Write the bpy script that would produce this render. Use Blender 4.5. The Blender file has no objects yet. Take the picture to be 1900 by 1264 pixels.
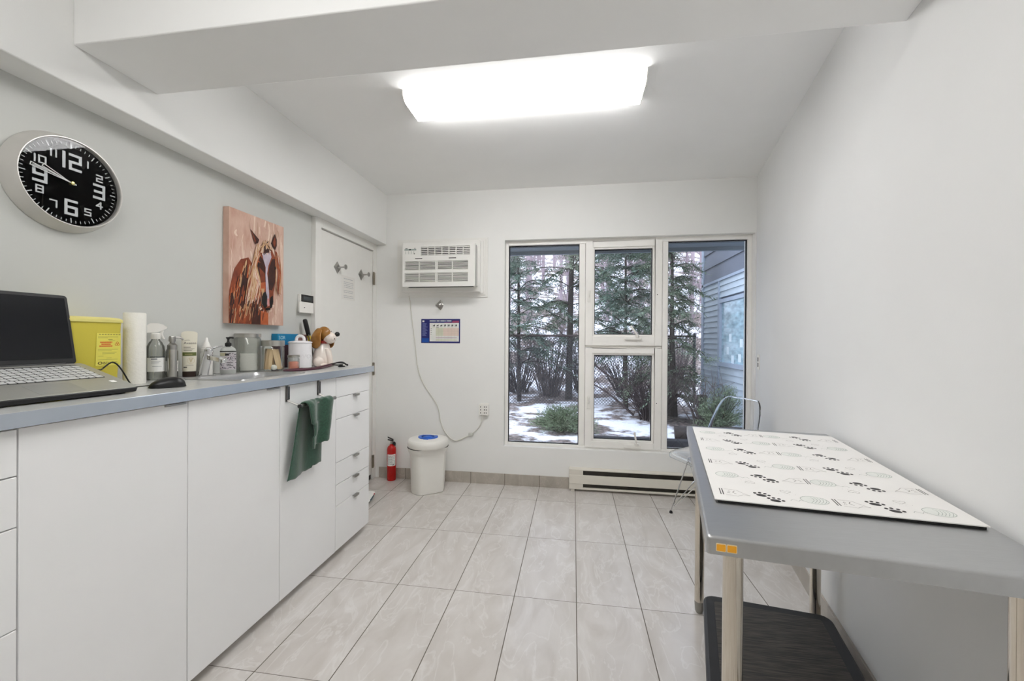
import bpy, bmesh, math, random
from mathutils import Vector, Matrix, noise as mnoise
random.seed(7)
SC = bpy.context.scene
COL = SC.collection
R = math.radians

# ------------------------------------------------------------------ materials
def lin(c):
    out = []
    for v in c[:3]:
        v = v / 255.0
        out.append(v / 12.92 if v <= 0.04045 else ((v + 0.055) / 1.055) ** 2.4)
    return (*out, 1.0)

def mat(name, col, rough=0.5, metal=0.0, spec=0.5, var=0.05, scale=14.0, bump=0.0, bscale=None, stretch=(1, 1, 1),
        trans=0.0, ior=1.45, coat=0.0, emit=None, estr=0.0, alpha=1.0, sheen=0.0, sss=0.0, col2=None):
    m = bpy.data.materials.new(name)
    m.use_nodes = True
    nt = m.node_tree
    N, L = nt.nodes, nt.links
    b = N['Principled BSDF']
    c = lin(col)
    b.inputs['Roughness'].default_value = rough
    b.inputs['Metallic'].default_value = metal
    b.inputs['Specular IOR Level'].default_value = spec
    b.inputs['IOR'].default_value = ior
    b.inputs['Transmission Weight'].default_value = trans
    b.inputs['Coat Weight'].default_value = coat
    b.inputs['Alpha'].default_value = alpha
    b.inputs['Sheen Weight'].default_value = sheen
    if emit:
        b.inputs['Emission Color'].default_value = lin(emit)
        b.inputs['Emission Strength'].default_value = estr
    tc = N.new('ShaderNodeTexCoord')
    mp = N.new('ShaderNodeMapping')
    mp.inputs['Scale'].default_value = stretch
    L.new(tc.outputs['Object'], mp.inputs['Vector'])
    nz = N.new('ShaderNodeTexNoise')
    nz.inputs['Scale'].default_value = scale
    nz.inputs['Detail'].default_value = 3.0
    L.new(mp.outputs['Vector'], nz.inputs['Vector'])
    rp = N.new('ShaderNodeValToRGB')
    e = rp.color_ramp.elements
    e[0].position, e[1].position = 0.3, 0.7
    d = lin(col2) if col2 else tuple(min(1, x * (1 + var)) for x in c[:3]) + (1,)
    e[0].color = c if col2 else tuple(x * (1 - var) for x in c[:3]) + (1,)
    e[1].color = d
    L.new(nz.outputs['Fac'], rp.inputs['Fac'])
    L.new(rp.outputs['Color'], b.inputs['Base Color'])
    if bump:
        n2 = N.new('ShaderNodeTexNoise')
        n2.inputs['Scale'].default_value = bscale or scale * 8
        n2.inputs['Detail'].default_value = 4.0
        L.new(mp.outputs['Vector'], n2.inputs['Vector'])
        bp = N.new('ShaderNodeBump')
        bp.inputs['Strength'].default_value = bump
        bp.inputs['Distance'].default_value = 0.002
        L.new(n2.outputs['Fac'], bp.inputs['Height'])
        L.new(bp.outputs['Normal'], b.inputs['Normal'])
    return m

def clear(name, tint=(1, 1, 1), refl=0.05, rough=0.0, body=0.0, bcol=(200, 200, 200), gain=0.9):
    """thin clear sheet: transparent with Fresnel reflection, optionally some milky body"""
    m = bpy.data.materials.new(name)
    m.use_nodes = True
    nt = m.node_tree
    N, L = nt.nodes, nt.links
    N.remove(N['Principled BSDF'])
    out = N['Material Output']
    t = N.new('ShaderNodeBsdfTransparent')
    t.inputs['Color'].default_value = (*tint, 1)
    g = N.new('ShaderNodeBsdfGlossy')
    g.inputs['Roughness'].default_value = rough
    fr = N.new('ShaderNodeLayerWeight')
    fr.inputs['Blend'].default_value = 0.25
    mul = N.new('ShaderNodeMath')
    mul.operation = 'MULTIPLY_ADD'
    L.new(fr.outputs['Fresnel'], mul.inputs[0])
    mul.inputs[1].default_value = gain
    mul.inputs[2].default_value = refl
    mul.use_clamp = True
    mx = N.new('ShaderNodeMixShader')
    L.new(mul.outputs[0], mx.inputs[0])
    base = t
    if body:
        d = N.new('ShaderNodeBsdfDiffuse')
        d.inputs['Color'].default_value = lin(bcol)
        mb = N.new('ShaderNodeMixShader')
        nz = N.new('ShaderNodeTexNoise')
        nz.inputs['Scale'].default_value = 6
        mr = N.new('ShaderNodeMapRange')
        mr.inputs['To Min'].default_value = body * 0.9
        mr.inputs['To Max'].default_value = body * 1.1
        L.new(nz.outputs['Fac'], mr.inputs['Value'])
        L.new(mr.outputs['Result'], mb.inputs[0])
        L.new(t.outputs[0], mb.inputs[1])
        L.new(d.outputs[0], mb.inputs[2])
        base = mb
    L.new(base.outputs[0], mx.inputs[1])
    L.new(g.outputs[0], mx.inputs[2])
    L.new(mx.outputs[0], out.inputs['Surface'])
    return m

# ------------------------------------------------------------------ mesh builder
class MB:
    NR = 0

    def __init__(s):
        s.bm = bmesh.new()

    def _faces(s, vs, fs, m=0):
        V = [s.bm.verts.new(v) for v in vs]
        for f in fs:
            try:
                F = s.bm.faces.new([V[i] for i in f])
                F.material_index = m
            except ValueError:
                pass
        return V

    def box(s, x0, x1, y0, y1, z0, z1, m=0, M=None):
        vs = [Vector((x, y, z)) for z in (z0, z1) for y in (y0, y1) for x in (x0, x1)]
        if M is not None:
            vs = [M @ v for v in vs]
        s._faces(vs, [(0, 2, 3, 1), (4, 5, 7, 6), (0, 1, 5, 4), (2, 6, 7, 3), (0, 4, 6, 2), (1, 3, 7, 5)], m)
        return s

    def rbox(s, x0, x1, y0, y1, z0, z1, r, m=0, seg=4, M=None):
        """box whose vertical edges are rounded"""
        s.prism(rrect(x0, x1, y0, y1, r, seg), z0, z1, m, M)
        return s

    def prism(s, pts, z0, z1, m=0, M=None, scale_top=None, c=None):
        n = len(pts)
        lo = [Vector((p[0], p[1], z0)) for p in pts]
        if scale_top:
            cx, cy = c or (sum(p[0] for p in pts) / n, sum(p[1] for p in pts) / n)
            hi = [Vector((cx + (p[0] - cx) * scale_top, cy + (p[1] - cy) * scale_top, z1)) for p in pts]
        else:
            hi = [Vector((p[0], p[1], z1)) for p in pts]
        vs = lo + hi
        if M is not None:
            vs = [M @ v for v in vs]
        fs = [tuple(range(n - 1, -1, -1)), tuple(range(n, 2 * n))] + [(i, (i + 1) % n, n + (i + 1) % n, n + i) for i in range(n)]
        s._faces(vs, fs, m)
        return s

    def loft(s, rings, m=0, caps=True, closed=True):
        n = len(rings[0])
        vs = [Vector(p) for r in rings for p in r]
        fs = []
        for k in range(len(rings) - 1):
            for i in range(n if closed else n - 1):
                j = (i + 1) % n
                fs.append((k * n + i, k * n + j, (k + 1) * n + j, (k + 1) * n + i))
        if caps:
            fs.append(tuple(range(n - 1, -1, -1)))
            fs.append(tuple((len(rings) - 1) * n + i for i in range(n)))
        s._faces(vs, fs, m)
        return s

    def lathe(s, prof, c=(0, 0, 0), seg=32, m=0, M=None, sx=1.0, sy=1.0, a0=0.0, a1=None):
        """prof: (radius, height) pairs, turned about z"""
        full = a1 is None
        n = seg if full else seg + 1
        A = [a0 + (2 * math.pi if full else (a1 - a0)) * i / seg for i in range(n)]
        rings = []
        for r, z in prof:
            r = max(r, 1e-5)
            ring = [Vector((c[0] + r * math.cos(a) * sx, c[1] + r * math.sin(a) * sy, c[2] + z)) for a in A]
            rings.append([M @ v for v in ring] if M is not None else ring)
        s.loft(rings, m, caps=full, closed=full)
        return s

    def cyl(s, p0, p1, r0, r1=None, seg=16, m=0):
        p0, p1 = Vector(p0), Vector(p1)
        M = frame(p0, p1 - p0)
        L = (p1 - p0).length
        s.lathe([(r0, 0), (r0 if r1 is None else r1, L)], seg=seg, m=m, M=M)
        return s

    def tube(s, pts, r, seg=8, m=0, sub=0, flat=1.0):
        P = [Vector(p) for p in pts]
        if sub:
            P = smooth(P, sub)
        n = len(P)
        rr = [r] * n if not isinstance(r, (list, tuple)) else [r[min(len(r) - 1, int(i * (len(r) - 1) / max(1, n - 1) + 0.5))] for i in range(n)]
        if isinstance(r, (list, tuple)):
            rr = [lerp_list(r, i / max(1, n - 1)) for i in range(n)]
        rings, up = [], None
        for i in range(n):
            t = (P[min(n - 1, i + 1)] - P[max(0, i - 1)]).normalized()
            if up is None:
                up = Vector((0, 0, 1)) if abs(t.z) < 0.9 else Vector((1, 0, 0))
            a = t.cross(up)
            if a.length < 1e-4:
                a = t.orthogonal()
            a.normalize()
            b = a.cross(t).normalized()
            up = b
            rings.append([P[i] + (a * math.cos(q) + b * math.sin(q) * flat) * rr[i] for q in [2 * math.pi * k / seg for k in range(seg)]])
        s.loft(rings, m)
        return s

    def ball(s, c, r, seg=20, m=0, M=None):
        r = (r, r, r) if not isinstance(r, (tuple, list)) else r
        k = seg // 2
        prof = [(math.sin(math.pi * i / k), -math.cos(math.pi * i / k)) for i in range(k + 1)]
        T = Matrix.Translation(c) @ (M or Matrix()) @ Matrix.Diagonal((*r, 1))
        s.lathe(prof, seg=seg, m=m, M=T)
        return s

    def grid(s, fn, nu, nv, m=0):
        vs = [Vector(fn(i / nu, j / nv)) for j in range(nv + 1) for i in range(nu + 1)]
        fs = [(j * (nu + 1) + i, j * (nu + 1) + i + 1, (j + 1) * (nu + 1) + i + 1, (j + 1) * (nu + 1) + i) for j in range(nv) for i in range(nu)]
        s._faces(vs, fs, m)
        return s

    def poly(s, pts, m=0):
        s._faces([Vector(p) for p in pts], [tuple(range(len(pts)))], m)
        return s

    def pframe(s, x0, x1, z0, z1, w, y0, y1, m=0):
        """mitred rectangular frame in the x-z plane, w wide, from y0 to y1"""
        o = [(x0, z0), (x1, z0), (x1, z1), (x0, z1)]
        i = [(x0 + w, z0 + w), (x1 - w, z0 + w), (x1 - w, z1 - w), (x0 + w, z1 - w)]
        vs = [Vector((p[0], y, p[1])) for y in (y0, y1) for p in o + i]
        fs = []
        for k in range(4):
            j = (k + 1) % 4
            fs += [(k, j, 4 + j, 4 + k), (8 + k, 12 + k, 12 + j, 8 + j), (k, 8 + k, 8 + j, j), (4 + k, 4 + j, 12 + j, 12 + k)]
        s._faces(vs, fs, m)
        return s

    def ribbon(s, pts, w, M, m=0, z=0.0, d=0.0006, closed=False):
        """flat stroke along 2-D points, in the plane of M, of thickness d"""
        n = len(pts)
        for i in range(n if closed else n - 1):
            a, b = Vector(pts[i]), Vector(pts[(i + 1) % n])
            t = b - a
            if t.length < 1e-9:
                continue
            t.normalize()
            o = Vector((-t.y, t.x)) * w / 2
            e = t * w / 2
            q = [a - e + o, a - e - o, b + e - o, b + e + o]
            MB.NR = (MB.NR + 1) % 60
            s.prism([(p.x, p.y) for p in q], z, z + d + 6e-6 * MB.NR, m, M)
        return s

    def text(s, txt, size, M, m=0, depth=0.0004, align='LEFT', sx=1.0, fn=None):
        cu = bpy.data.curves.new('txt', 'FONT')
        cu.body = txt
        cu.size = size
        cu.align_x = align
        cu.resolution_u = 3
        o = bpy.data.objects.new('txt', cu)
        COL.objects.link(o)
        bpy.context.view_layer.update()
        dg = bpy.context.evaluated_depsgraph_get()
        me = o.evaluated_get(dg).to_mesh()
        vs = [fn(v.co.x * sx, v.co.y) if fn else M @ Vector((v.co.x * sx, v.co.y, depth)) for v in me.vertices]
        fs = [tuple(p.vertices) for p in me.polygons]
        s._faces(vs, fs, m)
        o.evaluated_get(dg).to_mesh_clear()
        bpy.data.objects.remove(o)
        bpy.data.curves.remove(cu)
        return s

    def build(s, name, mats, parent=None, loc=None, bevel=0.0, bseg=2, smooth=True, angle=35, world=True, sub=0, rot=0.0):
        """world: the vertices are in world space (moved to the frame of parent or loc); else they are local already"""
        bm = s.bm
        bmesh.ops.remove_doubles(bm, verts=bm.verts, dist=1e-6)
        bmesh.ops.recalc_face_normals(bm, faces=bm.faces)
        if world:
            T = RM[parent.name].inverted() if parent is not None else Matrix.Translation(Vector(loc or (0, 0, 0))).inverted()
            bm.transform(T)
        me = bpy.data.meshes.new(name)
        bm.to_mesh(me)
        bm.free()
        for mm in (mats if isinstance(mats, (list, tuple)) else [mats]):
            me.materials.append(mm)
        o = bpy.data.objects.new(name, me)
        COL.objects.link(o)
        if parent is not None:
            o.parent = parent
            RM[o.name] = RM[parent.name]
        else:
            o.location = loc or (0, 0, 0)
            o.rotation_euler = (0, 0, rot)
            RM[o.name] = Matrix.Translation(Vector(loc or (0, 0, 0))) @ Matrix.Rotation(rot, 4, 'Z')
        if smooth:
            me.polygons.foreach_set('use_smooth', [True] * len(me.polygons))
            me.set_sharp_from_angle(angle=R(angle))
        if bevel:
            b = o.modifiers.new('edge', 'BEVEL')
            b.width = bevel
            b.segments = bseg
            b.limit_method = 'ANGLE'
            b.angle_limit = R(40)
        if sub:
            q = o.modifiers.new('sub', 'SUBSURF')
            q.levels = q.render_levels = sub
        return o

RM = {}

def rrect(x0, x1, y0, y1, r, seg=4):
    out = []
    for cx, cy, a in ((x1 - r, y1 - r, 0), (x0 + r, y1 - r, 90), (x0 + r, y0 + r, 180), (x1 - r, y0 + r, 270)):
        for k in range(seg + 1):
            q = R(a + 90 * k / seg)
            out.append((cx + r * math.cos(q), cy + r * math.sin(q)))
    return out

def circ(cx, cy, rx, ry=None, n=24):
    ry = rx if ry is None else ry
    return [(cx + rx * math.cos(2 * math.pi * i / n), cy + ry * math.sin(2 * math.pi * i / n)) for i in range(n)]

def lerp_list(r, t):
    f = t * (len(r) - 1)
    i = min(len(r) - 2, int(f))
    return r[i] + (r[i + 1] - r[i]) * (f - i)

def smooth(P, sub):
    out = []
    n = len(P)
    for i in range(n - 1):
        p0, p1, p2, p3 = P[max(0, i - 1)], P[i], P[i + 1], P[min(n - 1, i + 2)]
        for k in range(sub):
            t = k / sub
            out.append(0.5 * ((2 * p1) + (-p0 + p2) * t + (2 * p0 - 5 * p1 + 4 * p2 - p3) * t * t + (-p0 + 3 * p1 - 3 * p2 + p3) * t ** 3))
    out.append(P[-1])
    return out

def frame(o, z):
    z = Vector(z).normalized()
    x = z.orthogonal().normalized()
    y = z.cross(x)
    M = Matrix((x, y, z)).transposed().to_4x4()
    M.translation = o
    return M

def basis(o, x, y, z=None):
    x, y = Vector(x).normalized(), Vector(y).normalized()
    z = x.cross(y).normalized() if z is None else Vector(z)
    M = Matrix((x, y, z)).transposed().to_4x4()
    M.translation = Vector(o)
    return M

FRONT = Matrix(((1, 0, 0, 0), (0, 0, -1, 0), (0, 1, 0, 0), (0, 0, 0, 1)))   # drawing plane facing -y (x right, z up)

def front(x, y, z):
    M = FRONT.copy()
    M.translation = (x, y, z)
    return M

def tag(o, label, cat, group=None, kind=None):
    o['label'] = label
    o['category'] = cat
    if group:
        o['group'] = group
    if kind:
        o['kind'] = kind
    return o

def struct(o):
    o['kind'] = 'structure'
    return o

def thing(name, label, cat, loc, rot=0.0, group=None):
    o = bpy.data.objects.new(name, None)
    o.empty_display_size = 0.05
    COL.objects.link(o)
    o.location = loc
    o.rotation_euler = (0, 0, rot)
    RM[o.name] = Matrix.Translation(Vector(loc)) @ Matrix.Rotation(rot, 4, 'Z')
    return tag(o, label, cat, group)

def sempty(name, loc=(0, 0, 0)):
    o = bpy.data.objects.new(name, None)
    COL.objects.link(o)
    o.location = loc
    RM[o.name] = Matrix.Translation(Vector(loc))
    return struct(o)

def facing(x, y):
    return math.atan2(-x, y)          # turns local -y towards the place the photo was taken from

def kids(o):
    return [c for c in bpy.data.objects if c.parent == o]

def copy_tree(o, parent=None):
    c = o.copy()
    COL.objects.link(c)
    if parent is not None:
        c.parent = parent
    RM[c.name] = RM.get(o.name, Matrix())
    for k in kids(o):
        copy_tree(k, c)
    return c

# ------------------------------------------------------------------ room numbers
D = 3.512          # back wall
CZ = 2.592         # ceiling
XL = -1.83         # grey left wall
XS = -1.70         # face of the boxed soffit on the left
SZ = 2.135         # its underside
ZC = 1.0915        # worktop height
TX, TY, TW = -1.1972, 3.2139, 0.305

def wr(y):         # the slanted right wall
    return 1.446 + 0.2055 * (y - D)

# ------------------------------------------------------------------ shared materials
M_white = mat('white_wall_paint', (233, 233, 231), 0.6, spec=0.3, var=0.012, scale=3, bump=0.06, bscale=240)
M_ceil = mat('ceiling_paint', (240, 240, 239), 0.7, spec=0.25, var=0.01, scale=3, bump=0.05, bscale=200)
M_grey = mat('grey_wall_paint', (201, 202, 198), 0.6, spec=0.3, var=0.012, scale=3, bump=0.06, bscale=240)
M_trim = mat('white_gloss_trim', (232, 231, 227), 0.35, var=0.01)
M_cab = mat('white_cabinet_foil', (241, 241, 241), 0.3, spec=0.45, var=0.008, scale=4)
M_dark = mat('dark_gap', (38, 36, 34), 0.8)
M_steel = mat('brushed_stainless_steel', (194, 195, 196), 0.34, metal=1.0, var=0.03, scale=20, stretch=(1, 12, 1), bump=0.006, bscale=120)
M_leg = mat('stained_steel_tube', (220, 212, 200), 0.09, metal=1.0, var=0.12, scale=9, stretch=(1, 1, 0.3), bump=0.05, bscale=60)
M_chrome = mat('chrome', (214, 214, 214), 0.1, metal=1.0, var=0.03)
M_satin = mat('satin_nickel', (170, 168, 164), 0.3, metal=1.0, var=0.06)
M_black = mat('black_plastic', (24, 24, 25), 0.4, var=0.1)
M_blackrub = mat('black_rubber', (30, 30, 30), 0.65, var=0.12, bump=0.2)
M_plastic = mat('white_plastic', (235, 233, 228), 0.35, var=0.01)
M_ink = mat('black_ink', (28, 28, 28), 0.7, var=0.1)
M_paper = mat('white_paper', (238, 238, 235), 0.8, var=0.01)

# floor tiles -------------------------------------------------------------
def tile_mat(name, lo, hi, vein, rough, skirt=False):
    m = bpy.data.materials.new(name)
    m.use_nodes = True
    nt = m.node_tree
    N, L = nt.nodes, nt.links
    b = N['Principled BSDF']
    tc = N.new('ShaderNodeTexCoord')
    sx = N.new('ShaderNodeSeparateXYZ')
    L.new(tc.outputs['Object'], sx.inputs[0])

    def mth(op, a, b2=None, c=None, clamp=False):
        n = N.new('ShaderNodeMath')
        n.operation = op
        n.use_clamp = clamp
        for i, v in enumerate((a, b2, c)):
            if v is None:
                continue
            if isinstance(v, (int, float)):
                n.inputs[i].default_value = v
            else:
                L.new(v, n.inputs[i])
        return n.outputs[0]
    u = mth('DIVIDE', mth('SUBTRACT', sx.outputs[0], TX), TW)
    v = mth('DIVIDE', mth('SUBTRACT', sx.outputs[1], TY), TW * 2)
    fu, fv = mth('FLOOR', u), mth('FLOOR', v)
    du = mth('ABSOLUTE', mth('SUBTRACT', mth('SUBTRACT', u, fu), 0.5))
    dv = mth('ABSOLUTE', mth('SUBTRACT', mth('SUBTRACT', v, fv), 0.5))
    gu = mth('GREATER_THAN', du, 0.5 - 0.0021 / TW)
    gv = mth('GREATER_THAN', dv, 0.5 - 0.0013 / (TW * 2))
    g = gu if skirt else mth('MAXIMUM', gu, gv)
    cb = N.new('ShaderNodeCombineXYZ')
    L.new(fu, cb.inputs[0])
    L.new(fv, cb.inputs[1])
    wn = N.new('ShaderNodeTexWhiteNoise')
    L.new(cb.outputs[0], wn.inputs['Vector'])
    va = N.new('ShaderNodeVectorMath')
    va.operation = 'MULTIPLY_ADD'
    L.new(wn.outputs['Color'], va.inputs[0])
    va.inputs[1].default_value = (9, 9, 9)
    mp = N.new('ShaderNodeMapping')
    mp.inputs['Rotation'].default_value = (0, 0, 0.45)
    mp.inputs['Scale'].default_value = (2.6, 1.0, 1.6)
    L.new(tc.outputs['Object'], mp.inputs[0])
    L.new(mp.outputs[0], va.inputs[2])
    n1 = N.new('ShaderNodeTexNoise')
    n1.inputs['Scale'].default_value = 2.2
    n1.inputs['Detail'].default_value = 5
    n1.inputs['Distortion'].default_value = 1.6
    L.new(va.outputs[0], n1.inputs['Vector'])
    r1 = N.new('ShaderNodeValToRGB')
    r1.color_ramp.elements[0].position, r1.color_ramp.elements[1].position = 0.3, 0.72
    r1.color_ramp.elements[0].color, r1.color_ramp.elements[1].color = lin(lo), lin(hi)
    L.new(n1.outputs['Fac'], r1.inputs[0])
    n2 = N.new('ShaderNodeTexNoise')
    n2.inputs['Scale'].default_value = 3.4
    n2.inputs['Detail'].default_value = 6
    n2.inputs['Distortion'].default_value = 1.1
    L.new(va.outputs[0], n2.inputs['Vector'])
    r2 = N.new('ShaderNodeValToRGB')
    e = r2.color_ramp.elements
    e[0].position, e[0].color = 0.485, (0, 0, 0, 1)
    e[1].position, e[1].color = 0.505, (1, 1, 1, 1)
    q = r2.color_ramp.elements.new(0.535)
    q.color = (0, 0, 0, 1)
    L.new(n2.outputs['Fac'], r2.inputs[0])
    mv = N.new('ShaderNodeMix')
    mv.data_type = 'RGBA'
    fac = mth('MULTIPLY', r2.outputs['Color'], 0.4)
    L.new(fac, mv.inputs['Factor'])
    L.new(r1.outputs['Color'], mv.inputs['A'])
    mv.inputs['B'].default_value = lin(vein)
    mg = N.new('ShaderNodeMix')
    mg.data_type = 'RGBA'
    L.new(g, mg.inputs['Factor'])
    L.new(mv.outputs['Result'], mg.inputs['A'])
    mg.inputs['B'].default_value = lin((96, 88, 78))
    L.new(mg.outputs['Result'], b.inputs['Base Color'])
    rr = mth('ADD', mth('MULTIPLY', g, 0.5), rough)
    L.new(rr, b.inputs['Roughness'])
    b.inputs['Specular IOR Level'].default_value = 0.5
    bp = N.new('ShaderNodeBump')
    bp.inputs['Strength'].default_value = 0.4
    bp.inputs['Distance'].default_value = 0.001
    bp.invert = True
    L.new(g, bp.inputs['Height'])
    L.new(bp.outputs['Normal'], b.inputs['Normal'])
    return m

M_floor = tile_mat('marbled_floor_tile', (192, 186, 180), (211, 207, 203), (222, 220, 217), 0.22)
M_skirt = tile_mat('grey_skirting_tile', (160, 153, 143), (182, 175, 165), (196, 189, 180), 0.3, skirt=True)

# ------------------------------------------------------------------ room shell
YB = -2.0
struct(MB().box(-1.95, 1.7, YB - 0.15, D + 0.2, -0.08, 0.0).build('floor', M_floor, smooth=False))
struct(MB().box(-1.95, 1.7, YB - 0.15, D + 0.2, CZ, CZ + 0.1).build('ceiling', M_ceil, smooth=False))
OX0, OX1, OZ0, OZ1 = -0.600, 1.437, 0.338, 2.145      # window opening
b = MB()
b.box(-1.95, OX0, D, D + 0.2, 0, CZ)
b.box(OX1, 1.75, D, D + 0.2, 0, CZ)
b.box(OX0, OX1, D, D + 0.2, 0, OZ0)
b.box(OX0, OX1, D, D + 0.2, OZ1, CZ)
struct(b.build('wall_back', M_white, smooth=False))
struct(MB().box(XL - 0.12, XL, YB - 0.1, D, 0, CZ).build('wall_left', M_grey, smooth=False))
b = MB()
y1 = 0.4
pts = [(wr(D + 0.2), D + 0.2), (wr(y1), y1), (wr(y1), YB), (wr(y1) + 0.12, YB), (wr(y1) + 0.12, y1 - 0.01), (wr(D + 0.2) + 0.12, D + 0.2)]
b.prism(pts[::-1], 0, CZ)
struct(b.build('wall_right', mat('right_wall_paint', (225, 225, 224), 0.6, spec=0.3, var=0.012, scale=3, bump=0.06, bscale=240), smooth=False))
struct(MB().box(-1.95, 1.1, YB - 0.12, YB, 0, CZ).build('wall_front', M_white, smooth=False))
struct(MB().box(XL, XS, YB, D, SZ, CZ).build('trim_1', M_white, bevel=0.004))
b = MB()
b.prism([(XS, 1.152), (wr(1.152), 1.152), (wr(1.438), 1.438), (XS, 1.438)], 2.275, CZ)
struct(b.build('trim_2', M_ceil, bevel=0.004))

# tiled skirting
struct(MB().box(-1.76, -0.03, D - 0.009, D, 0, 0.097).build('baseboard_back', M_skirt, bevel=0.001))
b = MB()
b.prism([(wr(0.4) - 0.009, 0.4), (wr(0.4), 0.4), (wr(3.47), 3.47), (wr(3.47) - 0.009, 3.47)], 0, 0.1)
struct(b.build('baseboard_right', M_skirt, bevel=0.001))

# door in the left wall
dr = sempty('door_1', (XL, 3.0, 0))
b = MB()
XD = -1.80
b.box(XL, XD + 0.006, 2.617, 2.682, 0, SZ)
b.box(XL, XD + 0.006, 3.452, D, 0, SZ)
b.box(XL, XD + 0.006, 2.682, 3.452, 2.072, SZ)
b.build('door_frame', M_trim, dr, bevel=0.003)
MB().box(XL, XD - 0.004, 2.686, 3.448, 0.045, 2.062).build('door_panel', M_trim, dr, bevel=0.002)
MB().box(XL + 0.002, XD - 0.012, 2.684, 3.45, 0.0, 0.044).build('door_gap_strip', M_dark, dr)  # plain dark strip filling the gap below the door panel
M_hinge = mat('aged_steel_hinge', (140, 132, 118), 0.4, metal=1.0, var=0.15)
for z in (1.82, 1.0, 0.16):
    b = MB()
    b.cyl((XD + 0.007, 3.452, z - 0.058), (XD + 0.007, 3.452, z + 0.058), 0.008, seg=10)
    b.box(XD - 0.003, XD + 0.0075, 3.452, 3.478, z - 0.055, z + 0.055)
    for q in (-0.02, 0.02):
        b.cyl((XD + 0.007, 3.452, z + q - 0.001), (XD + 0.007, 3.452, z + q + 0.001), 0.0086, seg=10)
    b.build('hinge', M_hinge, dr)

# ------------------------------------------------------------------ window
M_frame = mat('white_vinyl_frame', (241, 239, 235), 0.4, var=0.012)
M_gasket = mat('black_gasket', (22, 24, 27), 0.7)
M_pane = clear('window_glass', (0.96, 0.985, 0.99), 0.02)
wn = sempty('window_1', (0.42, D + 0.09, OZ0))
F0, F1 = D + 0.055, D + 0.13
GY = 3.60
b = MB()
for x0, x1, z0, z1 in ((OX0, -0.573, OZ0, OZ1), (1.405, OX1, OZ0, OZ1), (-0.573, 1.405, 2.108, OZ1), (-0.573, 1.405, OZ0, 0.36),
                       (0.047, 0.098, 0.36, 2.108), (0.735, 0.783, 0.36, 2.108)):
    b.box(x0, x1, F0, F1, z0, z1)
b.box(0.098, 0.735, F0 + 0.01, F1, 1.208, 1.226)
b.build('window_frame', M_frame, wn, bevel=0.004)
for x0, x1 in ((-0.573, 0.047), (0.783, 1.405)):
    b = MB()
    b.box(x0, x1, GY - 0.003, GY + 0.003, 0.36, 2.108, 0)
    g = 0.006
    for q in ((x0, x0 + g, 0.36, 2.108), (x1 - g, x1, 0.36, 2.108), (x0, x1, 0.36, 0.36 + g), (x0, x1, 2.108 - g, 2.108)):
        b.box(q[0], q[1], GY - 0.009, GY + 0.009, q[2], q[3], 1)
    b.build('fixed_pane', [M_pane, M_gasket], wn, smooth=False)
for z0, z1, gz0, gz1 in ((1.228, 2.122, 1.322, 2.056), (0.352, 1.206, 0.42, 1.146)):
    b = MB()
    x0, x1, gx0, gx1 = 0.100, 0.733, 0.176, 0.658
    ya, yb = F0 - 0.012, F1 - 0.01
    for q in ((x0, gx0 - 0.016, z0, z1), (gx1 + 0.016, x1, z0, z1), (gx0 - 0.016, gx1 + 0.016, z0, gz0 - 0.014), (gx0 - 0.016, gx1 + 0.016, gz1 + 0.014, z1)):
        b.box(q[0], q[1], ya, yb, q[2], q[3])
    for q in ((gx0 - 0.016, gx0, gz0 - 0.014, gz1 + 0.014), (gx1, gx1 + 0.016, gz0 - 0.014, gz1 + 0.014), (gx0, gx1, gz0 - 0.014, gz0), (gx0, gx1, gz1, gz1 + 0.014)):
        b.box(q[0], q[1], ya + 0.012, yb, q[2], q[3])
    sash = b.build('sash', M_frame, wn, bevel=0.003)
    b = MB()
    b.box(gx0, gx1, GY - 0.003, GY + 0.003, gz0, gz1, 0)
    g = 0.006
    for q in ((gx0, gx0 + g, gz0, gz1), (gx1 - g, gx1, gz0, gz1), (gx0, gx1, gz0, gz0 + g), (gx0, gx1, gz1 - g, gz1)):
        b.box(q[0], q[1], GY - 0.008, GY + 0.008, q[2], q[3], 1)
    b.build('pane', [M_pane, M_gasket], sash, smooth=False)
    b = MB()
    zc = z0 + 0.05 if z0 > 1 else z0 + 0.012
    b.box(0.43, 0.565, ya - 0.022, ya, zc, zc + 0.024)
    b.cyl((0.53, ya - 0.016, zc + 0.02), (0.53, ya - 0.022, zc + 0.045), 0.014, seg=12)
    tip = (0.48, ya - 0.035, zc + 0.11) if z0 > 1 else (0.512, ya - 0.035, zc + 0.13)
    b.tube([(0.53, ya - 0.024, zc + 0.04), tip], [0.008, 0.009], 8)
    b.ball(tip, 0.011, 10)
    b.build('crank_handle', M_plastic, sash, bevel=0.002)
    b = MB()
    zz = 1.66 if z0 > 1 else 0.745
    b.box(0.118, 0.142, ya - 0.008, ya, zz - 0.06, zz + 0.045)
    b.tube([(0.13, ya - 0.012, zz - 0.02), (0.134, ya - 0.022, zz + 0.035)], 0.006, 8)
    b.build('sash_latch', M_plastic, sash, bevel=0.002)
    MB().cyl((0.694, ya - 0.002, zz), (0.694, ya + 0.001, zz), 0.004, seg=8).build('screw_hole', M_dark, sash)

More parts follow.
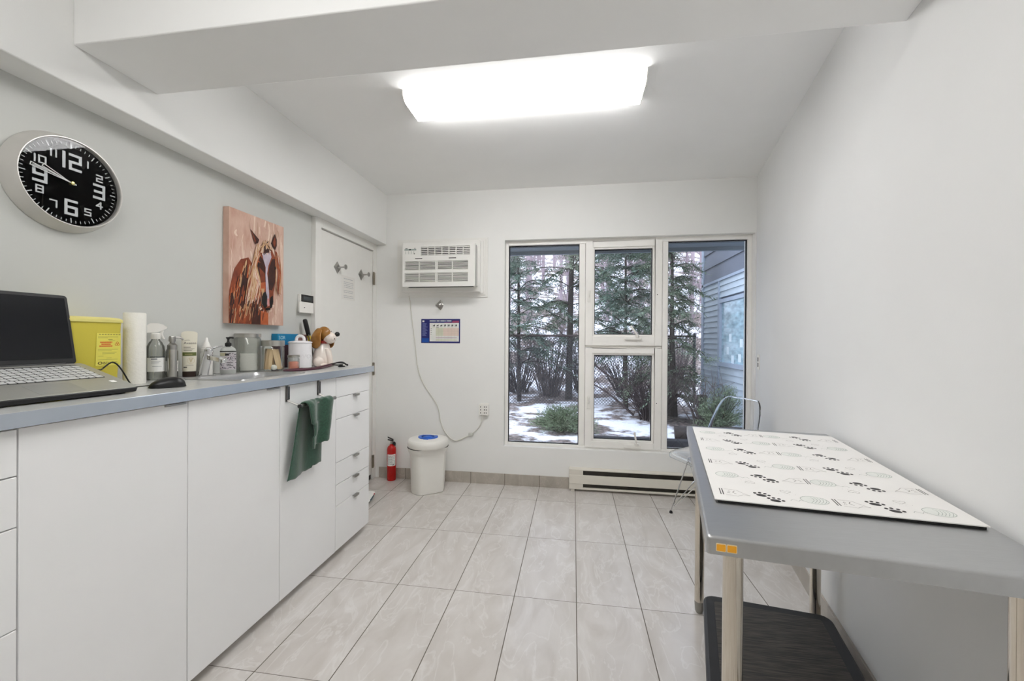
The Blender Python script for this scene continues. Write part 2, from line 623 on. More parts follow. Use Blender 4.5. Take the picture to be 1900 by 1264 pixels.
# ------------------------------------------------------------------ ceiling lights
M_lamp = mat('lit_acrylic_diffuser', (255, 255, 255), 0.4, emit=(255, 254, 253), estr=19.3, var=0.0)
M_lamp2 = M_lamp
def ceiling_light(loc, label, group):
    t = thing('ceiling_light', label, 'ceiling light', loc, 0, group)
    hw, hy, h = 0.625, 0.122, 0.056
    prof = [(-hy, 0.0), (-hy, -0.026), (-hy + 0.012, -0.045), (-hy + 0.035, -h), (hy - 0.035, -h), (hy - 0.012, -0.045), (hy, -0.026), (hy, 0.0)]
    b = MB()
    b.loft([[(x, p[0], p[1]) for p in prof] for x in (-hw + 0.006, hw - 0.006)])
    b.build('diffuser', M_lamp, t, world=False, bevel=0.003)
    for x in (-hw, hw - 0.005):
        b = MB()
        b.loft([[(q, p[0] * 1.015, p[1] * 1.02) for p in prof] for q in (x, x + 0.005)])
        b.build('end_cap', M_plastic, t, world=False)
    return t
ceiling_light((-0.278, 2.158, CZ), 'long lit white ceiling light beyond the dropped beam, above the window end', 'wraparound ceiling lights')
ceiling_light((-0.55, 0.10, CZ), 'long lit white ceiling light on the camera side of the dropped beam', 'wraparound ceiling lights')

# ------------------------------------------------------------------ base cabinets
def door_cab(y0, y1, label, pull=True):
    t = thing('base_cabinet', label, 'cabinet', (-1.6, (y0 + y1) / 2, 0), 0, 'white base cabinets under the worktop')
    b = MB()
    b.box(XL, -1.371, y0, y1, 0.045, 1.052)
    b.box(XL, -1.42, y0, y1, 0.0, 0.045)
    b.build('cabinet_body', M_cab, t, smooth=False)
    d = MB().box(-1.369, -1.35, y0 + 0.0015, y1 - 0.0015, 0.043, 1.049).build('cabinet_door', M_cab, t, bevel=0.0015)
    if pull:
        MB().box(-1.3495, -1.343, y1 - 0.085, y1 - 0.012, 1.042, 1.049).build('edge_pull', M_satin, d, bevel=0.001)
    return t
door_cab(0.806, 1.252, 'white cabinet with a plain wide door below the laptop')
door_cab(1.252, 1.710, 'white cabinet with a plain bare door between laptop cabinet and towel cabinet')
door_cab(1.710, 2.160, 'white cabinet whose plain door carries the green towel and its rack', pull=False)

def drawer_cab(y0, y1, label, yh):
    t = thing('drawer_cabinet', label, 'cabinet', (-1.6, (y0 + y1) / 2, 0), 0, 'white drawer cabinets under the worktop')
    b = MB()
    b.box(XL, -1.371, y0, y1, 0.045, 1.052)
    b.box(XL, -1.42, y0, y1, 0.0, 0.045)
    b.build('cabinet_body', M_cab, t, smooth=False)
    zs = [1.049, 0.932, 0.806, 0.555, 0.425, 0.3035, 0.043]
    for i in range(6):
        d = MB().box(-1.369, -1.35, y0 + 0.002, y1 - 0.002, zs[i + 1] + 0.0015, zs[i] - 0.0015).build('drawer', M_cab, t, bevel=0.0015)
        if i:
            h = MB()
            z = zs[i] - 0.002
            h.box(-1.351, -1.333, yh - 0.026, yh + 0.026, z - 0.003, z)
            h.box(-1.336, -1.333, yh - 0.026, yh + 0.026, z - 0.012, z)
            h.build('pull_handle', M_satin, d, bevel=0.0008)
    return t
drawer_cab(2.160, 2.548, 'white cabinet of small drawers with metal tab pulls beside the door', 2.367)
drawer_cab(0.36, 0.806, 'white cabinet of drawers at the left edge, under the laptop', 0.58)

# worktop with a cut-out for the sink
M_top = mat('grey_laminate_worktop', (190, 191, 190), 0.25, spec=0.6, var=0.03, scale=60)
M_edge = mat('aluminium_edge_band', (196, 204, 214), 0.25, metal=0.65, var=0.02)
wt = thing('worktop', 'long grey worktop with a metallic front edge over the white cabinets', 'countertop', (-1.58, 1.45, 1.053))
b = MB()
SX0, SX1, SY0, SY1 = -1.675, -1.415, 1.545, 1.96
for q in ((XL, -1.333, 0.33, SY0), (XL, -1.333, SY1, 2.572), (XL, SX0, SY0, SY1), (SX1, -1.333, SY0, SY1)):
    b.box(q[0], q[1], q[2], q[3], 1.0535, ZC)
b.build('worktop_slab', M_top, wt, smooth=False)
MB().box(-1.333, -1.330, 0.33, 2.572, 1.0535, ZC).build('front_edge', M_edge, wt, bevel=0.0008)

sk = thing('sink', 'small stainless steel drop-in sink set into the grey worktop', 'sink', (-1.545, 1.75, ZC))
b = MB()
zr = ZC + 0.0025
outer = rrect(-1.69, -1.40, 1.532, 1.975, 0.03, 5)
ring = lambda x0, x1, y0, y1, r, z: [(p[0], p[1], z) for p in rrect(x0, x1, y0, y1, r, 5)]
b.loft([ring(-1.69, -1.40, 1.532, 1.975, 0.03, ZC + 0.0006), ring(-1.688, -1.402, 1.534, 1.973, 0.03, zr + 0.001),
        ring(-1.668, -1.424, 1.556, 1.952, 0.045, zr)], caps=False)
b.build('rim', M_steel, sk)
b = MB()
b.loft([ring(-1.668, -1.424, 1.556, 1.952, 0.045, zr), ring(-1.660, -1.432, 1.564, 1.944, 0.05, ZC - 0.012),
        ring(-1.652, -1.440, 1.572, 1.936, 0.05, ZC - 0.13), ring(-1.63, -1.462, 1.594, 1.914, 0.04, ZC - 0.145)], caps=False)
b.poly(ring(-1.63, -1.462, 1.594, 1.914, 0.04, ZC - 0.145))
b.build('basin', M_steel, sk)
b = MB()
b.lathe([(0.0, 0.001), (0.03, 0.001), (0.034, 0.003), (0.04, 0.001)], (-1.546, 1.754, ZC - 0.145), 24)
b.build('drain', M_chrome, sk)

# faucet
fx, fy = -1.737, 1.712
fa = thing('faucet', 'chrome single lever faucet with slanted square column behind the sink', 'faucet', (fx, fy, ZC), facing(fx, fy))
b = MB()
b.rbox(-0.034, 0.03, -0.022, 0.03, 0, 0.006, 0.008)
b.loft([[(p[0] + dx, p[1] + dy, z) for p in rrect(-0.017 * k, 0.017 * k, -0.020, 0.020, 0.006, 3)] for dx, dy, z, k in
        ((-0.020, 0.004, 0.004, 1.25), (-0.012, 0.006, 0.05, 1.2), (-0.002, 0.01, 0.1, 1.1), (0.002, 0.012, 0.118, 1.1))])
b.build('column', M_chrome, fa, world=False, bevel=0.001)
b = MB()
b.loft([[(q[0] + 0.008 + 0.05 * t, -0.006 - 0.075 * t, 0.092 - 0.012 * t + q[1]) for q in ((-0.016, -0.012), (0.016, -0.012), (0.016, 0.010), (-0.016, 0.010))] for t in (0, 0.5, 1.0)])
b.cyl((0.056, -0.074, 0.064), (0.056, -0.074, 0.082), 0.012, seg=14)
b.build('spout', M_chrome, fa, world=False, bevel=0.002)
b = MB()
b.cyl((0.002, 0.012, 0.116), (0.002, 0.012, 0.128), 0.018, seg=18)
b.loft([[(0.002 + 0.05 * t + q[0] * (1 - 0.3 * t), 0.012 - 0.01 * t, 0.128 + 0.012 * t + q[1]) for q in ((-0.012, 0), (0.012, 0), (0.012, 0.006), (-0.012, 0.006))] for t in (0, 1)])
b.build('lever', M_chrome, fa, world=False, bevel=0.0015)

# ------------------------------------------------------------------ things on the walls
WALLX = Matrix(((0, 0, 1, 0), (1, 0, 0, 0), (0, 1, 0, 0), (0, 0, 0, 1)))      # drawing plane on the left wall: x -> +y, y -> +z, normal +x
def wallx(x, y, z):
    M = WALLX.copy()
    M.translation = (x, y, z)
    return M

# clock
M_silver = mat('satin_silver_rim', (206, 203, 198), 0.34, metal=0.35, var=0.03)
M_face = mat('black_clock_face', (36, 39, 40), 0.5, var=0.05)
M_num = mat('silver_numerals', (206, 210, 212), 0.35, var=0.02)
M_hand = mat('silver_hands', (218, 220, 218), 0.3, var=0.02)
M_cglass = clear('clock_glass', (1, 1, 1), 0.0, gain=0.5)
cy, cz = 1.210, 1.828
ck = thing('wall_clock', 'big round black clock with wide silver rim and square silver numerals', 'clock', (XL, cy, cz))
CM = wallx(XL, cy, cz)
b = MB()
b.lathe([(0.168, 0.0), (0.173, 0.003), (0.171, 0.012), (0.157, 0.05), (0.1545, 0.055), (0.152, 0.055), (0.150, 0.052), (0.150, 0.036)], seg=96, M=CM)
b.build('rim', M_silver, ck, angle=50)
b = MB()
b.lathe([(0.0, 0.036), (0.1505, 0.036), (0.1505, 0.0), (0.0, 0.0)], seg=72, M=CM)
b.build('clock_face', M_face, ck)
b = MB()
b.lathe([(0.0, 0.0505), (0.1502, 0.0505)], seg=72, M=CM)
b.build('clock_glass', M_cglass, ck)
SEG = {'0': [[(0, 0), (1, 0), (1, 1), (0, 1), (0, 0)]], '1': [[(0.5, 0), (0.5, 1)]], '2': [[(0, 1), (1, 1), (1, 0.52), (0, 0.48), (0, 0), (1, 0)]],
       '3': [[(0, 1), (1, 1), (1, 0), (0, 0)], [(0.1, 0.5), (1, 0.5)]], '4': [[(0.75, 0), (0.75, 1), (0, 0.35), (1, 0.35)]],
       '5': [[(1, 1), (0, 1), (0, 0.52), (1, 0.48), (1, 0), (0, 0)]], '6': [[(1, 1), (0, 1), (0, 0), (1, 0), (1, 0.52), (0, 0.52)]],
       '7': [[(0, 1), (1, 1), (1, 0)]], '8': [[(0, 0), (1, 0), (1, 1), (0, 1), (0, 0)], [(0, 0.5), (1, 0.5)]],
       '9': [[(0, 0), (1, 0), (1, 1), (0, 1), (0, 0.48), (1, 0.48)]]}
RF = 0.145
for n in range(1, 13):
    b = MB()
    big = n % 3 == 0
    a = math.pi / 2 - n * math.pi / 6
    rad = {12: 0.54, 3: 0.60, 6: 0.60, 9: 0.60}.get(n, 0.70)
    px, py = rad * RF * math.cos(a), rad * RF * math.sin(a)
    hh, ww, lw = (0.047, 0.031, 0.0088) if big else (0.0225, 0.0175, 0.0046)
    if n == 12:
        hh, ww = 0.050, 0.030
    txt = str(n)
    gap = ww * 0.45
    widths = [ww * 0.35 if c == '1' else ww for c in txt]
    x = px - (sum(widths) + gap * (len(txt) - 1)) / 2
    for c, w in zip(txt, widths):
        for st in SEG[c]:
            b.ribbon([(x + (q[0] if c != '1' else 0.5) * w, py + (q[1] - 0.5) * hh) for q in st], lw, CM, 0, 0.0364, 0.0012)
        x += w + gap
    b.build('numeral', M_num, ck, smooth=False)
b = MB()
for n in range(60):
    a = n * math.pi / 30
    r0, w = (0.87, 0.0034) if n % 5 == 0 else (0.915, 0.002)
    b.ribbon([(r0 * RF * math.cos(a), r0 * RF * math.sin(a)), (0.965 * RF * math.cos(a), 0.965 * RF * math.sin(a))], w, CM, 0, 0.0364, 0.0006)
b.build('minute_marks', M_num, ck, smooth=False)
for nm, ang, ln, z in (('hour_hand', 157.5, 0.088, 0.040), ('minute_hand', 167.5, 0.118, 0.043)):
    a = R(ang)
    t, o = Vector((math.cos(a), math.sin(a))), Vector((-math.sin(a), math.cos(a)))
    b = MB()
    q = lambda f, w: tuple(t * ln * f + o * w)
    b.ribbon([q(0.3, 0.0016), q(1.0, 0.0052)], 0.0026, CM, 0, z, 0.001)
    b.ribbon([q(0.3, -0.0016), q(1.0, -0.0052)], 0.0026, CM, 0, z, 0.001)
    b.ribbon([q(1.0, 0.0052), q(1.0, -0.0052)], 0.0026, CM, 0, z, 0.001)
    b.ribbon([q(-0.08, 0), q(0.32, 0)], 0.0042, CM, 0, z, 0.001)
    b.build(nm, M_hand, ck, smooth=False)
MB().lathe([(0.0, 0.047), (0.006, 0.046), (0.0065, 0.036)], seg=20, M=CM).build('hub', mat('brass_hub', (200, 190, 130), 0.3, metal=0.8), ck)

# horse canvas --------------------------------------------------------------
PY0, PY1, PZ0, PZ1 = 1.889, 2.296, 1.353, 1.967
M_can = [mat('canvas_pink_ground', (214, 184, 168), 0.8, col2=(186, 146, 128), scale=7, stretch=(1, 2, 1), bump=0.15),   # 0
         mat('paint_cream', (228, 208, 192), 0.8, col2=(216, 190, 172), scale=16),                                        # 1
         mat('paint_dark_brown', (46, 26, 22), 0.7, col2=(74, 38, 28), scale=22),                                          # 2
         mat('paint_chestnut', (112, 52, 34), 0.7, col2=(142, 70, 42), scale=22),                                          # 3
         mat('paint_orange', (190, 100, 56), 0.7, col2=(160, 78, 44), scale=30),                                           # 4
         mat('paint_straw', (206, 170, 130), 0.75, col2=(178, 134, 96), scale=30),                                         # 5
         mat('paint_blaze', (204, 192, 200), 0.75, col2=(176, 164, 178), scale=22),                                        # 6
         mat('paint_black', (22, 18, 18), 0.7),                                                                             # 7
         mat('paint_pink', (206, 142, 138), 0.75),
         mat('paint_dusty_rose', (208, 174, 160), 0.8, col2=(198, 160, 144), scale=16),
         mat('paint_warm_grey', (196, 164, 146), 0.8, col2=(184, 148, 126), scale=16)]                                                                          # 8
hp = MB()
hp.box(XL + 0.001, -1.795, PY0, PY1, PZ0, PZ1, 0)
CN = [0]
def cv(x, y, k=0):
    """canvas point from a sketch measured on a 545 x 1150 sheet, laid on in thin coats of paint"""
    top = 45 + (x - 80) * 0.386
    bot = 1195 + (x - 80) * 0.05
    s = (x - 80) / 545
    s = s * (1 + 0.16 * (1 - s)) if 0 < s < 1 else s
    t = 1 - (y - top) / (bot - top)
    CN[0] += 1
    return (-1.795 + 0.00025 * (k + 1) + (CN[0] // 4) * 5e-7, PY0 + min(1, max(0, s)) * (PY1 - PY0), PZ0 + min(1, max(0, t)) * (PZ1 - PZ0))
def daub(pts, m, k):
    hp.poly([cv(x, y, k) for x, y in pts], m)
def stroke(pts, w, m, k):
    P = smooth([Vector((x, y, 0)) for x, y in pts], 4)
    n = len(P)
    for i in range(n - 1):
        a, c = P[i], P[i + 1]
        t = (c - a).normalized()
        o = Vector((-t.y, t.x, 0)) * w * 0.5
        f0, f1 = math.sin(math.pi * (0.12 + 0.8 * i / n)), math.sin(math.pi * (0.12 + 0.8 * (i + 1) / n))
        daub([(a + o * f0).to_2d()[:], (a - o * f0).to_2d()[:], (c - o * f1).to_2d()[:], (c + o * f1).to_2d()[:]], m, k)
rnd = random.Random(3)
for i in range(210):                                   # washes on the ground
    x, y = rnd.uniform(90, 610), rnd.uniform(80, 1180)
    h = rnd.uniform(60, 220)
    stroke([(x, y), (x + rnd.uniform(-12, 12), y + h * 0.5), (x + rnd.uniform(-16, 16), y + h)], rnd.uniform(5, 20), rnd.choice([0, 1, 1, 9, 9, 10]), 0)
daub([(82, 870), (118, 660), (170, 560), (235, 540), (290, 640), (330, 820), (360, 1000), (420, 1080), (435, 1212), (82, 1194)], 3, 2)
for i in range(320):
    x = rnd.uniform(85, 335)
    y = rnd.uniform(max(540, 880 - (x - 80) * 2.4), 1130)
    stroke([(x, y), (x - 6, y + 50), (x - 14, y + rnd.uniform(70, 130))], rnd.uniform(4, 11), rnd.choice([3, 4, 4, 2, 3, 5, 5]), rnd.choice([3, 5]))
daub([(84, 905), (108, 890), (120, 1000), (110, 1196), (84, 1194)], 2, 4)
daub([(150, 1000), (178, 700), (225, 600), (222, 760), (208, 900), (190, 1060)], 2, 4)
daub([(285, 900), (330, 860), (372, 1060), (370, 1208), (262, 1204), (255, 1080)], 2, 4)
daub([(350, 1070), (430, 1090), (432, 1212), (350, 1208)], 4, 4)
for i in range(40):
    x, y = rnd.uniform(90, 430), rnd.uniform(950, 1120)
    stroke([(x, y), (x - 4, y + 40), (x - 8, y + rnd.uniform(50, 90))], rnd.uniform(3, 8), rnd.choice([4, 5, 3, 2]), 5)
daub([(248, 255), (282, 300), (332, 362), (322, 392), (292, 406), (272, 350)], 2, 6)
daub([(256, 275), (278, 318), (300, 372), (292, 396), (276, 350)], 3, 7)
daub([(505, 308), (528, 368), (528, 430), (508, 472), (486, 452), (458, 402), (480, 350)], 2, 6)
daub([(504, 340), (514, 388), (506, 440), (490, 430), (480, 390)], 3, 7)
daub([(322, 470), (390, 440), (470, 470), (512, 560), (514, 700), (508, 800), (490, 890), (486, 1000), (452, 1066), (400, 1062), (362, 980), (352, 880), (318, 760), (302, 640), (306, 540)], 3, 8)
daub([(340, 520), (384, 580), (398, 700), (398, 790), (346, 800), (322, 740), (318, 600)], 2, 9)
daub([(334, 640), (390, 700), (394, 790), (346, 784)], 3, 10)
daub([(436, 640), (470, 560), (505, 560), (512, 700), (506, 790), (470, 870), (428, 860), (424, 740)], 2, 9)
daub([(338, 790), (398, 786), (396, 850), (378, 900), (352, 880)], 4, 10)
daub([(352, 850), (384, 850), (380, 920), (362, 930)], 5, 11)
daub([(360, 500), (450, 490), (462, 540), (428, 620), (414, 700), (428, 800), (436, 900), (440, 1010), (410, 1010), (402, 880), (396, 720), (398, 640), (372, 560)], 6, 11)
daub([(374, 892), (398, 880), (416, 930), (412, 1030), (392, 1046), (362, 1000), (360, 930)], 7, 12)
daub([(452, 940), (478, 920), (486, 980), (470, 1040), (448, 1050), (444, 990)], 7, 12)
daub([(416, 950), (436, 950), (442, 1020), (418, 1030)], 8, 13)
daub([(396, 1046), (448, 1042), (452, 1064), (400, 1068)], 7, 13)
daub([(306, 600), (322, 592), (334, 612), (326, 634), (308, 628)], 7, 12)
daub([(498, 640), (514, 632), (518, 656), (506, 672), (498, 664)], 7, 12)
stroke([(302, 588), (320, 578), (340, 590)], 7, 4, 13)
for i in range(26):                                   # whiskers round the muzzle
    a = rnd.uniform(0.15, 2.9)
    x, y = 412 + 66 * math.cos(a), 1000 + 66 * math.sin(a)
    stroke([(x, y), (x + 26 * math.cos(a), y + 30 * math.sin(a))], 4, 1, 9)
for i in range(60):                                   # forelock
    x = rnd.uniform(318, 470)
    stroke([(390 + rnd.uniform(-30, 40), 385 + rnd.uniform(-20, 15)), ((x + 395) / 2, 425), (x, rnd.uniform(450, 520))], rnd.uniform(4, 10), rnd.choice([5, 5, 1, 3, 2]), 14)
daub([(384, 474), (414, 448), (438, 462), (432, 490), (396, 496)], 2, 15)
for i in range(120):                                  # long mane on the near side
    f = rnd.random()
    x0, x1 = 318 + rnd.uniform(-18, 24), 205 + f * 120
    stroke([(x0, rnd.uniform(400, 520)), (300 - 40 * (1 - f), rnd.uniform(600, 700)), (x1 + 20, rnd.uniform(760, 860)), (x1 - 4, rnd.uniform(900, 1010))], rnd.uniform(4, 11), rnd.choice([1, 1, 5, 5, 5, 3, 4]), 14)
for i in range(60):                                   # mane behind the far cheek
    x = rnd.uniform(515, 580)
    stroke([(505 + rnd.uniform(0, 25), rnd.uniform(470, 540)), (x, rnd.uniform(620, 700)), (x + rnd.uniform(-10, 8), rnd.uniform(780, 930))], rnd.uniform(4, 10), rnd.choice([5, 5, 3, 3, 1, 4]), 5)
tag(hp.build('canvas_painting', M_can, None, loc=(XL, (PY0 + PY1) / 2, PZ0), smooth=False), 'unframed canvas painting of a chestnut horse with a white blaze on the grey wall', 'painting')

# alarm keypad
kp = thing('alarm_keypad', 'small white alarm keypad with a dark display beside the door frame', 'keypad', (XL, 2.54, 1.445))
MB().box(XL, -1.806, 2.476, 2.608, 1.452, 1.572).build('keypad_body', M_plastic, kp, bevel=0.003)
MB().box(-1.806, -1.803, 2.479, 2.605, 1.522, 1.570).build('display', M_black, kp, bevel=0.001)
MB().box(-1.803, -1.8022, 2.5, 2.588, 1.534, 1.558).build('screen', mat('grey_lcd', (70, 76, 78), 0.25), kp, smooth=False)
b = MB()
b.box(-1.806, -1.798, 2.455, 2.600, 1.446, 1.518)
b.build('flap', M_plastic, kp, bevel=0.003)
MB().box(-1.798, -1.7975, 2.498, 2.508, 1.478, 1.484).build('flap_mark', M_ink, kp, smooth=False)

# diamond hooks
def hook(P, n, r, label, tipdir, s=0.046):
    """diamond back plate at P with outward direction n, sideways direction r"""
    t = thing('coat_hook', label, 'hook', P, 0, 'diamond coat hooks')
    M = basis((0, 0, 0), r, (0, 0, 1), n)
    b = MB()
    b.loft([[M @ Vector(q) for q in ((s * k, 0, z), (0, s * 1.02 * k, z), (-s * k, 0, z), (0, -s * 1.02 * k, z))] for k, z in ((1.0, 0.0), (1.0, 0.003), (0.45, 0.008))])
    b.build('back_plate', M_satin, t, world=False, smooth=False)
    b = MB()
    b.tube([M @ Vector((0, 0, 0.006)), M @ Vector((0, 0.001, 0.04)), M @ Vector((0, 0.003, 0.07))], [0.009, 0.0055, 0.0065], 12, sub=4)
    b.build('stem', M_satin, t, world=False)
    b = MB()
    b.lathe([(0.0, 0.0), (0.016, 0.0), (0.019, 0.003), (0.019, 0.008), (0.012, 0.013), (0.0, 0.015)], seg=16, M=M @ Matrix.Translation((0, 0.003, 0.066)))
    b.build('knob', M_satin, t, world=False)
    return t
hook((XD - 0.004, 2.893, 1.821), (1, 0.0, 0), (0, 1, 0), 'diamond plate coat hook on the white door, left of its pair', 0)
hook((XD - 0.004, 3.248, 1.820), (1, 0.0, 0), (0, 1, 0), 'diamond plate coat hook on the white door, nearest the hinges', 0)
hook((-1.183, D, 1.580), (0.22, -1, -0.1), (1, 0.22, 0), 'diamond plate coat hook on the wall under the air conditioner', 0)

# faint notice on the door
b = MB()
b.box(XD - 0.004, XD - 0.0034, 2.955, 3.150, 1.585, 1.775, 0)
rnd = random.Random(5)
for i in range(12):
    z = 1.752 - i * 0.0135
    if i in (1, 6, 9):
        continue
    x = 2.985
    while x < 3.118:
        w = rnd.uniform(0.008, 0.026)
        b.box(XD - 0.0034, XD - 0.0031, x, min(3.125, x + w), z - 0.0022, z + 0.0022, 1)
        x += w + 0.005
tag(b.build('door_notice', [mat('pale_paper', (227, 225, 220), 0.7, var=0.01), mat('faint_print', (176, 178, 182), 0.8)], None, loc=(XD, 3.05, 1.585), smooth=False),
    'sheet of pale printed paper stuck on the white door below the hooks', 'notice')

# air conditioner -------------------------------------------------------------
M_ac = mat('white_ac_plastic', (232, 231, 227), 0.4, var=0.01)
M_acd = mat('dark_louvre_gap', (62, 62, 60), 0.8, var=0.1)
ac = thing('air_conditioner', 'white through-the-wall air conditioner with grilles, high beside the window', 'air conditioner', (-1.16, D, 1.65))
b = MB()
for k, (g, y) in enumerate(((0.0, 0.012), (0.018, 0.02), (0.034, 0.03))):
    x0, x1, z0, z1 = -1.590 + g, -0.750 - g, 1.648 + g, 2.172 - g
    b.pframe(x0, x1, z0, z1, 0.0178 if k < 2 else 0.03, D - y, D)
b.build('wall_trim', M_ac, ac, smooth=False)
MB().box(-1.512, -0.806, D - 0.072, D, 1.688, 2.136).build('sleeve', M_ac, ac, bevel=0.004)
AX0, AX1, AZ0, AZ1, AY = -1.462, -0.820, 1.722, 2.082, 3.318
b = MB()
b.box(AX0 + 0.012, AX1 - 0.004, AY + 0.03, D - 0.07, AZ0 + 0.012, AZ1 - 0.004)
# front panel with openings: built as bars round the grilles
W, H = AX1 - AX0, AZ1 - AZ0
gx = lambda f: AX0 + W * f
gz = lambda f: AZ1 - H * f
def plate(f0, f1, g0, g1):
    b.box(gx(f0), gx(f1), AY, AY + 0.034, gz(g1), gz(g0))
G1 = (0.255, 0.935, 0.055, 0.265)       # top outlet
G2 = (0.032, 0.905, 0.395, 0.605)
G3 = (0.032, 0.905, 0.675, 0.895)
plate(0, 1, 0, G1[2]); plate(0, G1[0], G1[2], G1[3]); plate(G1[1], 1, G1[2], G1[3]); plate(0, 1, G1[3], G2[2])
plate(0, G2[0], G2[2], G3[3]); plate(G2[1], 1, G2[2], G3[3]); plate(G2[0], G2[1], G2[3], G3[2]); plate(0, 1, G3[3], 1)
b.build('housing', M_ac, ac, smooth=False)
b = MB()
b.box(gx(0.0) + 0.02, gx(1.0) - 0.02, AY + 0.024, AY + 0.028, gz(0.93), gz(0.03))
for q in ((0.18, 0.28), (0.645, 0.745)):
    b.box(gx(q[0]), gx(q[1]), AY - 0.0008, AY, gz(0.345), gz(0.325))
b.box(AX1 - 0.0005, AX1 + 0.0015, AY + 0.031, AY + 0.040, AZ0 + 0.01, AZ1 - 0.01)
b.box(AX0 + 0.05, AX1 - 0.02, AY + 0.012, AY + 0.05, AZ0 - 0.003, AZ0 + 0.001)
b.build('louvre_backing', M_acd, ac, smooth=False)
b = MB()
for g, n in ((G2, 7), (G3, 8)):
    for i in range(n):
        z = gz(g[2] + (g[3] - g[2]) * (i + 0.5) / n)
        b.box(gx(g[0]), gx(g[1]), AY + 0.004, AY + 0.016, z - 0.0028, z + 0.0018)
    for f in (0.235, 0.463, 0.482, 0.692):
        b.box(gx(f) - 0.0035, gx(f) + 0.0035, AY + 0.002, AY + 0.02, gz(g[3]), gz(g[2]))
b.build('intake_grille', M_ac, ac, smooth=False)
b = MB()
for i in range(5):
    z = gz(G1[2] + (G1[3] - G1[2]) * (i + 0.5) / 5)
    b.box(gx(G1[0]), gx(G1[1]), AY + 0.003, AY + 0.018, z - 0.003, z + 0.0035)
for i in range(8):
    x = gx(G1[0] + (G1[1] - G1[0]) * i / 7)
    b.box(x - 0.003, x + 0.003, AY + 0.001, AY + 0.02, gz(G1[3]), gz(G1[2]))
b.build('outlet_grille', M_ac, ac, smooth=False)
b = MB()
b.box(gx(0.03), gx(0.195), AY - 0.001, AY, gz(0.135), gz(0.1), 0)
b.box(gx(0.095), gx(0.122), AY - 0.0016, AY - 0.001, gz(0.13), gz(0.105), 1)
for f in (0.045, 0.06, 0.17):
    b.box(gx(f), gx(f + 0.012), AY - 0.0016, AY - 0.001, gz(0.095), gz(0.08), 1)
for f in (0.045, 0.085, 0.125, 0.16):
    b.box(gx(f), gx(f + 0.004), AY - 0.001, AY, gz(0.22), gz(0.15), 0)
b.box(gx(0.165), gx(0.175), AY - 0.0016, AY - 0.001, gz(0.225), gz(0.205), 1)
b.build('control_panel', [mat('grey_green_print', (150, 162, 158), 0.5), M_ink], ac, smooth=False)
b = MB()
cord = [(-1.45, 3.40, 1.73), (-1.478, 3.485, 1.70), (-1.468, 3.502, 1.62), (-1.460, 3.503, 1.553), (-1.438, 3.503, 1.387), (-1.417, 3.503, 1.231), (-1.391, 3.503, 1.026), (-1.339, 3.503, 0.877), (-1.209, 3.503, 0.686),
        (-1.172, 3.503, 0.535), (-1.121, 3.503, 0.428), (-1.036, 3.503, 0.369), (-0.926, 3.503, 0.414), (-0.882, 3.50, 0.438), (-0.814, 3.50, 0.508), (-0.790, 3.494, 0.585), (-0.786, 3.478, 0.63)]
b.tube(cord, 0.0042, 8, sub=6)
b.build('power_cord', mat('white_cord', (214, 212, 204), 0.5), ac)
b = MB()
b.box(-0.912, -0.872, 3.488, 3.510, 0.418, 0.447)
b.build('cord_breaker', mat('grey_white_plug', (196, 196, 190), 0.5), ac, bevel=0.004)

# outlet
po = thing('power_outlet', 'white wall outlet with a plug-in adaptor, under the window corner', 'outlet', (-0.77, D, 0.606))
MB().box(-0.806, -0.736, D - 0.006, D, 0.596, 0.712).build('cover_plate', M_plastic, po, bevel=0.003)
b = MB()
b.box(-0.818, -0.732, D - 0.036, D - 0.006, 0.612, 0.702, 0)
for x in (-0.80, -0.768, -0.75):
    for z in (0.682, 0.657, 0.63):
        b.box(x - 0.003, x + 0.003, D - 0.0364, D - 0.036, z - 0.006, z + 0.006, 1)
b.build('adaptor', [M_plastic, M_ink], po, bevel=0.0)

# poster
b = MB()
PX0, PX1, QZ0, QZ1 = -1.363, -1.000, 1.238, 1.455
def pq(u0, u1, v0, v1, m, k=1):
    b.box(PX0 + (PX1 - PX0) * u0, PX0 + (PX1 - PX0) * u1, D - 0.001 - 0.0003 * k, D - 0.0006, QZ1 - (QZ1 - QZ0) * v1, QZ1 - (QZ1 - QZ0) * v0, m)
b.box(PX0, PX1, D - 0.001, D, QZ0, QZ1, 0)
pq(0.22, 0.97, 0.16, 0.93, 1)
pq(0.02, 0.2, 0.8, 0.97, 2)
pq(0.8, 0.97, 0.07, 0.165, 3)
pq(0.6, 0.97, 0.145, 0.165, 3)
pq(0.57, 0.97, 0.37, 0.70, 4, 2)
pq(0.38, 0.57, 0.37, 0.70, 5, 2)
pq(0.38, 0.92, 0.75, 0.80, 6, 2)
pq(0.38, 0.92, 0.84, 0.9, 5, 2)
pq(0.03, 0.08, 0.06, 0.13, 1, 2)
for i in range(7):                               # row of small animal silhouettes
    u = 0.305 + 0.094 * i
    pq(u, u + 0.045, 0.265, 0.295, 7, 3)
    pq(u + 0.03, u + 0.052, 0.24, 0.275, 7, 3)
    for du in (0.004, 0.036):
        pq(u + du, u + du + 0.007, 0.29, 0.32, 7, 3)
    if i > 2:
        pq(u - 0.004, u + 0.045, 0.22, 0.232, 7, 3)
    pq(u - 0.01, u + 0.055, 0.345, 0.36, 7 if i == 1 else (4 if i > 3 else 5), 3)
rnd = random.Random(9)
x = 0.22
for w in (0.16, 0.08, 0.11, 0.025, 0.11):        # heading, too small in the place to be read
    pq(x, x + w, 0.06, 0.10, 1, 2)
    x += w + 0.018
for i in range(12):
    pq(0.03, 0.03 + rnd.uniform(0.08, 0.14), 0.19 + 0.045 * i, 0.205 + 0.045 * i, 8, 2)
for i in range(4):
    pq(0.245, 0.245 + rnd.uniform(0.02, 0.035), 0.40 + 0.075 * i, 0.415 + 0.075 * i, 7, 2)
